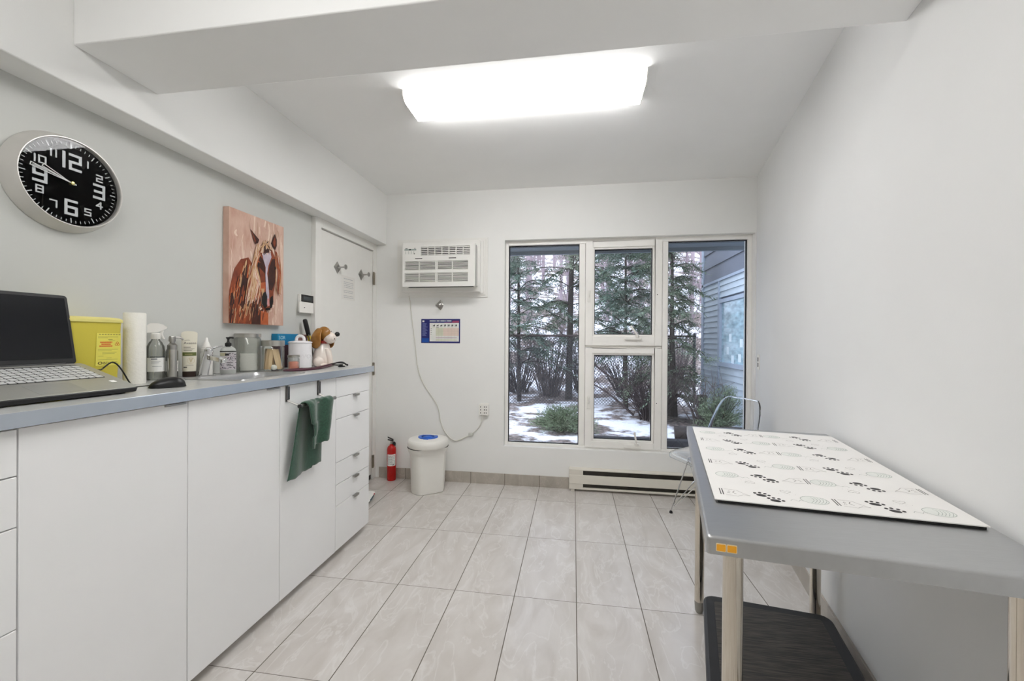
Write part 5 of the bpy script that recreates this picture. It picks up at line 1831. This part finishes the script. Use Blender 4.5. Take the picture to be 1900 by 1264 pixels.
cl = b.build('collar', mat('red_brown_glaze', (142, 40, 30), 0.15, spec=0.6), dg_, world=False)
b = MB()
a = R(-52)
A = Vector((math.cos(a), math.sin(a), 0))
b.ribbon([(-0.0065, -0.0055), (0.0065, -0.0055), (0.0065, 0.0055), (-0.0065, 0.0055)], 0.0024, basis(A * 0.043 + Vector((-0.002, -0.002, 0.159)), (-A.y, A.x, 0), (0, 0, 1), A), 0, 0.0, 0.0022, True)
b.build('buckle', M_dogw, cl, world=False)

# stethoscope
M_bur = mat('burgundy_tubing', (74, 28, 44), 0.3, spec=0.5, var=0.08)
ss = thing('stethoscope', 'burgundy stethoscope lying along the worktop in front of the jars', 'stethoscope', (-1.54, 2.25, Z0))
z = Z0 + 0.0052
b = MB()
b.tube([(-1.545, 2.40, z + 0.012), (-1.520, 2.30, z + 0.008), (-1.500, 2.18, z + 0.003), (-1.512, 2.085, z), (-1.555, 2.035, z), (-1.566, 2.06, z), (-1.545, 2.12, z), (-1.535, 2.20, z), (-1.545, 2.30, z + 0.002), (-1.555, 2.42, z + 0.010), (-1.552, 2.47, z + 0.014)], 0.0052, 10, sub=6)
b.tube([(-1.535, 2.41, z + 0.010), (-1.512, 2.31, z), (-1.485, 2.20, z), (-1.492, 2.09, z), (-1.53, 2.028, z), (-1.583, 2.03, z), (-1.58, 2.09, z), (-1.562, 2.16, z)], 0.0052, 10, sub=6)
b.build('tubing', M_bur, ss)
b = MB()
b.tube([(-1.552, 2.46, z + 0.014), (-1.545, 2.50, z + 0.020), (-1.535, 2.535, z + 0.018), (-1.525, 2.550, z + 0.006)], 0.0035, 8, sub=5)
b.tube([(-1.545, 2.40, z + 0.013), (-1.525, 2.45, z + 0.018), (-1.505, 2.49, z + 0.014), (-1.490, 2.51, z + 0.004)], 0.0035, 8, sub=5)
b.build('ear_tubes', M_black, ss)
for p in ((-1.525, 2.550, z + 0.004), (-1.490, 2.512, z + 0.002)):
    b = MB()
    b.ball(p, (0.0065, 0.0065, 0.0065), 12)
    b.build('ear_tip', M_blackrub, ss)
b = MB()
b.lathe([(0.0, 0.0), (0.021, 0.0), (0.022, 0.003), (0.021, 0.006), (0.009, 0.009), (0.009, 0.014), (0.015, 0.017), (0.0, 0.018)], (-1.478, 2.425, Z0), 28)
b.tube([(-1.478, 2.425, Z0 + 0.0115), (-1.505, 2.412, Z0 + 0.0125), (-1.535, 2.405, Z0 + 0.014)], 0.004, 8, sub=3)
b.build('chest_piece', M_black, ss)
# ------------------------------------------------------------------ outside
def gh(x, y):
    """height of the ground: flat yard by the building, then a steep snowy bank"""
    z = 0.0 - 0.05 * max(0, min(1, (y - 5.5) / 3))
    k = max(0.0, y - 9.6)
    z += 0.40 * k * min(1.0, k / 3.5)
    n = mnoise.noise(Vector((x * 0.35, y * 0.35, 0.0)))
    z += n * (0.08 + 0.05 * min(6, k)) + 0.03 * mnoise.noise(Vector((x * 1.7, y * 1.7, 3.0)))
    return z

M_snow = bpy.data.materials.new('snow_and_leaf_litter')
M_snow.use_nodes = True
_n, _l = M_snow.node_tree.nodes, M_snow.node_tree.links
_b = _n['Principled BSDF']
_b.inputs['Roughness'].default_value = 0.85
_tc = _n.new('ShaderNodeTexCoord')
_n1 = _n.new('ShaderNodeTexNoise')
_n1.inputs['Scale'].default_value = 0.9
_n1.inputs['Detail'].default_value = 9
_n1.inputs['Roughness'].default_value = 0.68
_l.new(_tc.outputs['Object'], _n1.inputs['Vector'])
_rp = _n.new('ShaderNodeValToRGB')
_rp.color_ramp.elements[0].position, _rp.color_ramp.elements[1].position = 0.475, 0.54
_l.new(_n1.outputs['Fac'], _rp.inputs[0])
_n2 = _n.new('ShaderNodeTexNoise')
_n2.inputs['Scale'].default_value = 16
_n2.inputs['Detail'].default_value = 6
_l.new(_tc.outputs['Object'], _n2.inputs['Vector'])
_r2 = _n.new('ShaderNodeValToRGB')
_r2.color_ramp.elements[0].position, _r2.color_ramp.elements[1].position = 0.35, 0.65
_r2.color_ramp.elements[0].color, _r2.color_ramp.elements[1].color = lin((58, 50, 48)), lin((150, 136, 130))
_l.new(_n2.outputs['Fac'], _r2.inputs[0])
_mx = _n.new('ShaderNodeMix')
_mx.data_type = 'RGBA'
_l.new(_rp.outputs['Color'], _mx.inputs['Factor'])
_l.new(_r2.outputs['Color'], _mx.inputs['A'])
_mx.inputs['B'].default_value = lin((236, 238, 246))
_l.new(_mx.outputs['Result'], _b.inputs['Base Color'])
_bp = _n.new('ShaderNodeBump')
_bp.inputs['Strength'].default_value = 0.6
_bp.inputs['Distance'].default_value = 0.04
_l.new(_n2.outputs['Fac'], _bp.inputs['Height'])
_l.new(_bp.outputs['Normal'], _b.inputs['Normal'])
b = MB()
b.grid(lambda u, v: (lambda x, y: (x, y, gh(x, y)))(-16 + 40 * u, D + 0.2 + 46 * v ** 1.4), 90, 100)
struct(b.build('ground', M_snow, smooth=True, angle=180))

# own roof overhang
M_eave = mat('slate_blue_soffit', (98, 108, 118), 0.6, var=0.05, scale=2)
b = MB()
b.box(-4.5, 2.4, D + 0.2, 4.22, 2.19, 2.30)
b.box(-4.5, 2.4, 4.20, 4.24, 2.155, 2.45)
b.box(-4.5, 2.4, 3.98, 4.02, 2.178, 2.2)
struct(b.build('trim_3', M_eave, smooth=False))

# neighbouring wing with lap siding
M_side = mat('blue_grey_siding', (172, 184, 194), 0.6, var=0.05, scale=3)
M_sided = mat('dark_slate_boards', (98, 104, 116), 0.6, var=0.06, scale=3)
M_tr = mat('blue_grey_trim', (152, 164, 180), 0.55, var=0.04)
nb = thing('neighbour_building', 'blue-grey building with lap siding and a wide window beyond the fence corner', 'building', (2.4, 6.5, -0.1))
NX, NY0, NY1 = 2.40, 3.75, 8.06
b = MB()
b.box(NX + 0.02, NX + 4, NY0, NY1 - 0.02, -0.3, 4.2)
b.build('core_wall', M_sided, nb, smooth=False)
b = MB()
n = 26
for i in range(n):
    z0 = -0.2 + (2.27 + 0.2) * i / n
    z1 = -0.2 + (2.27 + 0.2) * (i + 1) / n
    segs = [(NY0, NY1)] if (z1 <= 0.86 or z0 >= 1.95) else [(7.2, NY1), (NY0, 4.6)]
    for y0, y1 in segs:
        b.loft([[(NX + 0.03, y0, z0), (NX - 0.016, y0, z0), (NX + 0.002, y0, z1 + 0.006), (NX + 0.03, y0, z1 + 0.006)], [(NX + 0.03, y1, z0), (NX - 0.016, y1, z0), (NX + 0.002, y1, z1 + 0.006), (NX + 0.03, y1, z1 + 0.006)]])
b.build('lap_siding', M_side, nb, smooth=False)
b = MB()
for i in range(6):
    z0, z1 = 2.30 + 0.26 * i, 2.30 + 0.26 * (i + 1)
    b.loft([[(NX + 0.03, y, z0), (NX - 0.022, y, z0), (NX + 0.0, y, z1 + 0.008), (NX + 0.03, y, z1 + 0.008)] for y in (NY0, NY1)])
b.build('upper_boards', M_sided, nb, smooth=False)
b = MB()
b.box(NX - 0.03, NX + 0.08, NY1 - 0.09, NY1 + 0.015, -0.2, 3.9)
b.box(NX - 0.025, NX + 0.02, 7.165, 7.215, -0.2, 2.27)
b.box(NX - 0.03, NX + 0.02, NY0, NY1, 2.262, 2.302)
b.build('corner_boards', M_tr, nb, smooth=False)
wf = MB()
for q in ((4.6, 4.68, 0.86, 1.95), (7.09, 7.17, 0.86, 1.95), (4.68, 7.09, 0.86, 0.93), (4.68, 7.09, 1.89, 1.95)):
    wf.box(NX - 0.035, NX + 0.02, q[0], q[1], q[2], q[3])
wfo = wf.build('window_frame', M_tr, nb, smooth=False)
MB().box(NX + 0.0, NX + 0.008, 4.68, 7.09, 0.93, 1.89).build('pane', mat('bluish_reflecting_glass', (150, 178, 190), 0.08, spec=0.9, var=0.35, scale=5, stretch=(1, 1, 3)), wfo, smooth=False)
b = MB()
for y, z in ((6.72, 1.32), (6.82, 1.12), (6.36, 1.02), (6.3, 1.24), (6.62, 0.99)):
    b.box(NX - 0.002, NX, y - 0.05, y + 0.05, z - 0.06, z + 0.06)
b.build('posted_notes', mat('pale_notes', (206, 220, 228), 0.7), wfo, smooth=False)

# plants
M_bark = mat('dark_bark', (60, 53, 51), 0.9, var=0.25, scale=16, stretch=(1, 1, 0.2), bump=0.5)
M_twig = mat('grey_brown_twig', (104, 92, 90), 0.9, var=0.2, scale=10)
M_twigd = mat('dark_twig', (66, 56, 56), 0.9, var=0.2, scale=10)
M_needle = [mat('dark_green_sprays', (86, 104, 88), 0.85, scale=3, col2=(124, 138, 114)), mat('blue_green_sprays', (84, 104, 94), 0.85, col2=(118, 138, 122), scale=3), mat('yellow_green_sprays', (96, 112, 84), 0.85, col2=(130, 144, 116), scale=4)]

def conifer(x, y, h, lean, spread, z_first, nbr, per, seed, label, mt=0, base=0.09, trunks=1):
    rnd = random.Random(seed)
    z0 = gh(x, y) - 0.05
    t = thing('conifer_tree', label, 'tree', (x, y, z0), 0, 'evergreen trees outside the window')
    b = MB()
    tops = []
    for k in range(trunks):
        a = rnd.uniform(-0.25, 0.25) + (0.25 * (k - 0.5) if trunks > 1 else 0)
        P = [Vector((0.05 * k, 0, 0)), Vector((lean * 0.25 + a * 0.3, 0, h * 0.3)), Vector((lean * 0.55 + a * 0.6, rnd.uniform(-0.1, 0.1), h * 0.65)), Vector((lean + a, 0, h))]
        P = smooth(P, 6)
        b.tube(P, [base / (1 + 0.4 * k), base * 0.75, base * 0.45, 0.012], 9)
        tops.append(P)
    fv, ff = [], []
    def leaf(c, ax, o, l):
        i = len(fv)
        fv.extend((c, c + ax * l * 0.4 + o, c + ax * l, c + ax * l * 0.4 - o))
        ff.append((i, i + 1, i + 2, i + 3))
    for i in range(nbr):
        P = tops[i % trunks]
        fz = z_first + (1 - z_first) * ((i + rnd.random()) / nbr)
        p = P[min(len(P) - 1, int(fz * (len(P) - 1)))]
        a = rnd.uniform(0, 2 * math.pi)
        L = spread * (1.08 - 0.75 * (fz - z_first) / (1 - z_first)) * rnd.uniform(0.45, 1.15)
        d = Vector((math.cos(a), math.sin(a), 0))
        if x + p.x + d.x * L > 2.08:
            L = max(0.25, (2.08 - x - p.x) / d.x)
        g_ = rnd.uniform(-0.45, 0.35) * L
        pts = smooth([p, p + d * L * 0.4 + Vector((rnd.uniform(-0.1, 0.1) * L, 0, 0.14 * L + g_ * 0.4)), p + d * L * 0.75 + Vector((rnd.uniform(-0.15, 0.15) * L, 0, 0.06 * L + g_ * 0.8)), p + d * L + Vector((0, 0, -0.14 * L + g_))], 3)
        b.tube(pts, [0.014, 0.008, 0.003], 5)
        for k in range(per):                                    # side twigs, each a small flat spray
            u = rnd.uniform(0.12, 1.0)
            q = pts[min(len(pts) - 1, int(u * (len(pts) - 1)))]
            side = Vector((-d.y, d.x, 0)) * rnd.choice((-1, 1))
            ax = (d * rnd.uniform(0.2, 1.0) + side * rnd.uniform(0.1, 1.0) + Vector((0, 0, rnd.uniform(-0.6, 0.25)))).normalized()
            l = rnd.uniform(0.12, 0.30) * (0.5 + 0.4 * spread)
            up = Vector((rnd.uniform(-0.6, 0.6), rnd.uniform(-0.6, 0.6), 1)).normalized()
            w = ax.cross(up).normalized()
            for j in range(9):
                f_ = (j + 0.6) / 9
                m0 = q + ax * l * f_ + Vector((0, 0, -0.03 * f_ * f_))
                sg = -1 if j % 2 else 1
                a2 = (ax * 0.75 + w * sg * rnd.uniform(0.5, 1.0) + Vector((0, 0, rnd.uniform(-0.35, 0.1)))).normalized()
                l2 = l * (0.34 - 0.14 * f_) * rnd.uniform(0.7, 1.3)
                leaf(m0, a2, a2.cross(up).normalized() * l2 * 0.16, l2)
    f = MB()
    f._faces(fv, ff)
    b.build('trunk', M_bark, t, world=False)
    f.build('foliage', M_needle[mt], t, world=False, smooth=False)
    return t
conifer(-0.10, 9.20, 7.2, 0.35, 1.7, 0.24, 84, 44, 1, 'tall evergreen with a bare leaning dark trunk behind the left pane', 0, 0.085)
conifer(-1.15, 8.70, 4.6, -0.35, 1.25, 0.24, 64, 44, 2, 'slim evergreen with a thin leaning stem at the far left of the left pane', 1, 0.05)
conifer(1.66, 7.2, 3.3, -0.08, 0.88, 0.20, 74, 42, 3, 'bushy forked evergreen before the blue-grey building in the right pane', 0, 0.065, trunks=2)
conifer(0.98, 7.85, 3.4, 0.1, 1.0, 0.36, 74, 46, 4, 'dense evergreen filling the upper middle sash', 1, 0.05)

def low_evergreen(x, y, r, h, n, seed, label, mt):
    rnd = random.Random(seed)
    t = thing('juniper_shrub', label, 'shrub', (x, y, gh(x, y)), 0, 'low evergreen shrubs outside the window')
    f, b = MB(), MB()
    fv, ff = [], []
    for i in range(n):
        a = rnd.uniform(0, 2 * math.pi)
        e = rnd.uniform(0.15, 1.0)
        q_ = rnd.uniform(0.35, 1.0) * math.sqrt(max(0.05, 1.1 - e * e))
        d = Vector((math.cos(a) * r * q_, math.sin(a) * r * q_, h * e))
        pts = smooth([Vector((0, 0, 0)), d * 0.5 + Vector((0, 0, 0.05)), d], 4)
        b.tube(pts, [0.008, 0.003], 5)
        for k in range(150):
            q = pts[rnd.randrange(2, len(pts))]
            ax = (d.normalized() * 0.7 + Vector((rnd.uniform(-0.9, 0.9), rnd.uniform(-0.9, 0.9), rnd.uniform(-0.4, 0.8)))).normalized()
            l = rnd.uniform(0.02, 0.05)
            o = ax.orthogonal().normalized() * l * 0.12
            c = q + Vector((rnd.uniform(-0.06, 0.06), rnd.uniform(-0.06, 0.06), rnd.uniform(-0.04, 0.04)))
            j = len(fv)
            fv.extend((c - o, c + ax * l, c + o))
            ff.append((j, j + 1, j + 2))
    f._faces(fv, ff)
    b.build('stems', M_bark, t, world=False)
    f.build('foliage', M_needle[mt], t, world=False, smooth=False)
low_evergreen(-0.12, 5.75, 0.5, 0.34, 80, 31, 'low spreading green shrub just outside the left pane', 2)
low_evergreen(2.0, 5.9, 0.36, 0.62, 60, 32, 'spiky yellow-green shrub against the blue-grey siding', 2)

def brush(name, x, y, r, h, n, seed, label, m, group):
    rnd = random.Random(seed)
    t = thing(name, label, 'shrub', (x, y, gh(x, y) - 0.03), 0, group)
    b = MB()
    for i in range(n):
        a, q = rnd.uniform(0, 2 * math.pi), rnd.uniform(0, 0.35)
        p = Vector((math.cos(a) * q * r, math.sin(a) * q * r, 0))
        d = Vector((math.cos(a + rnd.uniform(-0.6, 0.6)) * r * rnd.uniform(0.3, 1.0), math.sin(a) * r * rnd.uniform(0.3, 1.0), h * rnd.uniform(0.55, 1.1)))
        pts = smooth([p, p + d * 0.5 + Vector((rnd.uniform(-0.06, 0.06), 0, 0.05)), p + d], 3)
        b.tube(pts, [0.010, 0.006, 0.002], 5)
        for k in range(4):
            s = pts[rnd.randrange(2, len(pts))]
            e = s + Vector((rnd.uniform(-0.25, 0.25), rnd.uniform(-0.25, 0.25), rnd.uniform(0.08, 0.32)))
            b.tube([s, e], [0.004, 0.0015], 4)
    b.build('stems', m, t, world=False)
    return t
brush('bare_shrub', -1.35, 10.0, 0.8, 1.5, 102, 41, 'bare twiggy shrub at the far left, seen through the left pane', M_twigd, 'bare shrubs by the fence')
brush('bare_shrub', -0.55, 9.7, 0.7, 1.7, 102, 42, 'bare twiggy shrub left of the leaning trunk in the left pane', M_twig, 'bare shrubs by the fence')
brush('bare_shrub', 0.20, 10.2, 0.6, 1.5, 64, 43, 'bare twiggy shrub right of the leaning trunk in the left pane', M_twigd, 'bare shrubs by the fence')
brush('bare_shrub', 1.25, 9.6, 0.7, 1.25, 66, 44, 'bare twiggy shrub behind the wire fence, right of the lower middle sash', M_twigd, 'bare shrubs by the fence')
brush('bare_shrub', 1.25, 6.9, 0.55, 0.75, 119, 45, 'tangle of brown twigs low in the lower middle sash', M_twigd, 'bare shrubs by the fence')
brush('bare_shrub', 1.95, 6.6, 0.32, 0.7, 24, 46, 'thin bare stems beside the blue-grey siding', M_twig, 'bare shrubs by the fence')
brush('bare_shrub', 2.6, 11.0, 0.9, 1.7, 85, 47, 'bare twiggy shrub on the bank behind the right pane evergreen', M_twig, 'bare shrubs by the fence')

# chain link fence
M_wire = mat('weathered_wire', (70, 72, 78), 0.6, metal=0.2, var=0.1)
FY = 8.35
cf = thing('chain_link_fence', 'chain link fence with a dark top rail across the snowy yard', 'fence', (0, FY, 0))
b = MB()
b.cyl((-4, FY, 1.355), (2.36, FY, 1.355), 0.022, seg=10)
b.build('top_rail', M_twigd, cf)
for x in (-3.6, -1.62, 0.36, 2.33):
    b = MB()
    b.cyl((x, FY, -0.3), (x, FY, 1.39), 0.025, seg=10)
    b.ball((x, FY, 1.395), 0.03, 10)
    b.build('post', M_wire, cf)
b = MB()
s = 0.062
H0, H1 = -0.12, 1.34
for i in range(int((6.4 + (H1 - H0)) / s) + 1):
    for sg in (1, -1):
        x0 = -4 + i * s - (H1 - H0)
        a, c = Vector((x0, FY, H0)), Vector((x0 + (H1 - H0), FY, H1))
        lo, hi = max(0, (-4 - a.x) / (c.x - a.x)), min(1, (2.36 - a.x) / (c.x - a.x))
        if hi <= lo:
            continue
        p, q = a.lerp(c, lo), a.lerp(c, hi)
        if sg < 0:
            p, q = Vector((p.x, FY + 0.003, H1 + H0 - p.z)), Vector((q.x, FY + 0.003, H1 + H0 - q.z))
        b.tube([p, q], 0.0038, 4)
b.build('wire_mesh', M_wire, cf)

# timber edging, logs, fallen branches
tm = MB()
tm.box(0.14, 2.33, 5.05, 5.17, -0.06, 0.085)
tag(tm.build('landscape_timber', mat('wet_dark_timber', (40, 40, 44), 0.7, var=0.2, scale=8, stretch=(0.3, 3, 3), bump=0.4), None, loc=(1.15, 5.12, 0), bevel=0.012), 'long dark timber edging lying across the yard just outside the window', 'timber')
lg = MB()
lg.tube([(1.30, 5.50, 0.07), (1.62, 5.46, 0.09), (1.95, 5.52, 0.08), (2.26, 5.50, 0.10)], [0.10, 0.085, 0.095, 0.08], 14, sub=5)
tag(lg.build('log', M_bark, None, loc=(1.75, 5.45, 0)), 'dark rounded log behind the timber edging, low in the right pane', 'log')
for i, (A_, B2, r0, lab) in enumerate((((0.25, 7.9, 0.9), (1.3, 7.2, 0.02), 0.022, 'thin fallen branch leaning across the lower middle sash, upper one'), ((0.2, 7.6, 0.55), (1.0, 7.0, 0.02), 0.018, 'thin fallen branch leaning across the lower middle sash, lower one'),
                                      ((1.45, 7.3, 0.4), (2.2, 6.9, 0.12), 0.025, 'fallen branch lying behind the log in the right pane'))):
    b = MB()
    A_, B2 = Vector(A_), Vector(B2)
    pts = smooth([A_, A_.lerp(B2, 0.5) + Vector((0, 0, 0.06)), B2], 5)
    b.tube(pts, [r0 * 0.6, r0], 7)
    rnd = random.Random(60 + i)
    for k in range(9):
        q = pts[rnd.randrange(len(pts))]
        b.tube([q, q + Vector((rnd.uniform(-0.25, 0.25), rnd.uniform(-0.2, 0.2), rnd.uniform(0.0, 0.25)))], [r0 * 0.35, 0.002], 5)
    tag(b.build('fallen_branch', M_twigd, None, loc=tuple(B2)), lab, 'branch', 'fallen branches in the yard')
b = MB()
b.box(1.86, 1.98, 6.42, 6.50, -0.05, 0.46)
tag(b.build('fence_stump', M_bark, None, loc=(1.92, 6.46, 0), bevel=0.01), 'short square grey post stump in front of the blue-grey building', 'post')

# bare trees on the bank
def bare_tree(seed):
    rnd = random.Random(seed)
    b = MB()
    h = rnd.uniform(7.5, 9.5)
    P = smooth([Vector((0, 0, -0.4)), Vector((rnd.uniform(-0.08, 0.08), 0, h * 0.4)), Vector((rnd.uniform(-0.16, 0.16), 0, h))], 6)
    b.tube(P, [0.075, 0.055, 0.015], 7)
    for i in range(60):
        f = rnd.uniform(0.08, 0.98)
        p = P[int(f * (len(P) - 1))]
        a = rnd.uniform(0, 2 * math.pi)
        L = rnd.uniform(0.2, 0.42) * (1.1 - 0.5 * f)
        e = p + Vector((math.cos(a) * L, math.sin(a) * L, L * rnd.uniform(0.6, 2.6)))
        b.tube([p, p.lerp(e, 0.5) + Vector((0, 0, 0.05)), e], [0.018, 0.011, 0.004], 5)
        for k in range(4):
            q = p.lerp(e, rnd.uniform(0.3, 0.95))
            b.tube([q, q + Vector((rnd.uniform(-0.12, 0.12), rnd.uniform(-0.12, 0.12), rnd.uniform(0.1, 0.5)))], [0.007, 0.002], 4)
    return b
protos = []
rnd = random.Random(77)
M_htree = mat('pinkish_grey_bark', (146, 132, 138), 0.9, var=0.15, scale=5, stretch=(1, 1, 0.3))
spots, tries = [], 0
while len(spots) < 74 and tries < 20000:
    tries += 1
    y = rnd.uniform(13.2, 31.0)
    x = y * rnd.uniform(-0.215, 0.41)
    if all((x - p) ** 2 + (y - q) ** 2 > 1.02 ** 2 for p, q in spots):
        spots.append((x, y))
for i, (x, y) in enumerate(spots):
    if i < 5:
        o = bare_tree(200 + i).build('bare_tree', M_htree, None, world=False)
        tag(o, 'bare leafless tree on the snowy bank behind the fence', 'tree', 'bare trees on the snowy bank')
        protos.append(o)
    else:
        o = protos[i % 5].copy()
        COL.objects.link(o)
    o.location = (x, y, gh(x, y) - 0.1)
    o.rotation_euler = (0, 0, rnd.uniform(0, 6.28))
    s = rnd.uniform(0.9, 1.15)
    o.scale = (s, s, s)
# ------------------------------------------------------------------ daylight, camera, view
w = bpy.data.worlds.new('overcast_sky')
SC.world = w
w.use_nodes = True
N, L = w.node_tree.nodes, w.node_tree.links
bg = N['Background']
tc = N.new('ShaderNodeTexCoord')
sx = N.new('ShaderNodeSeparateXYZ')
L.new(tc.outputs['Generated'], sx.inputs[0])
rp = N.new('ShaderNodeValToRGB')
rp.color_ramp.elements[0].position, rp.color_ramp.elements[1].position = 0.0, 0.6
rp.color_ramp.elements[0].color, rp.color_ramp.elements[1].color = lin((232, 235, 248)), lin((224, 230, 248))
L.new(sx.outputs[2], rp.inputs[0])
L.new(rp.outputs['Color'], bg.inputs['Color'])
bg.inputs['Strength'].default_value = 4.0

f, pit, th, roll, H = 753.4, -0.0030, 0.1502, -0.0063, 1.2766
s_, c_, sp_, cp_, sr_, cr_ = math.sin(th), math.cos(th), math.sin(pit), math.cos(pit), math.sin(roll), math.cos(roll)
def d2w(x, y, z):
    x, y = x * cr_ - y * sr_, x * sr_ + y * cr_
    d, u = cp_ * z + sp_ * y, sp_ * z - cp_ * y
    return Vector((x * c_ - d * s_, x * s_ + d * c_, u))
cam = bpy.data.cameras.new('camera')
cam.sensor_width = 36.0
cam.lens = f / 1900 * 36.0
cam.clip_start = 0.03
cam.clip_end = 200
co = bpy.data.objects.new('camera', cam)
COL.objects.link(co)
M = Matrix((d2w(1, 0, 0), -d2w(0, 1, 0), -d2w(0, 0, 1))).transposed().to_4x4()
M.translation = (0, 0, H)
co.matrix_world = M
SC.camera = co
SC.view_settings.view_transform = 'Standard'
SC.view_settings.look = 'None'
SC.view_settings.exposure = 0.0
SC.view_settings.gamma = 1.0
SC.view_settings.use_curve_mapping = False
cy_ = SC.cycles
cy_.max_bounces = 14
cy_.diffuse_bounces = 10
cy_.glossy_bounces = 6
cy_.transmission_bounces = 10
cy_.transparent_max_bounces = 24
cy_.use_denoising = True
cy_.sample_clamp_indirect = 6.0
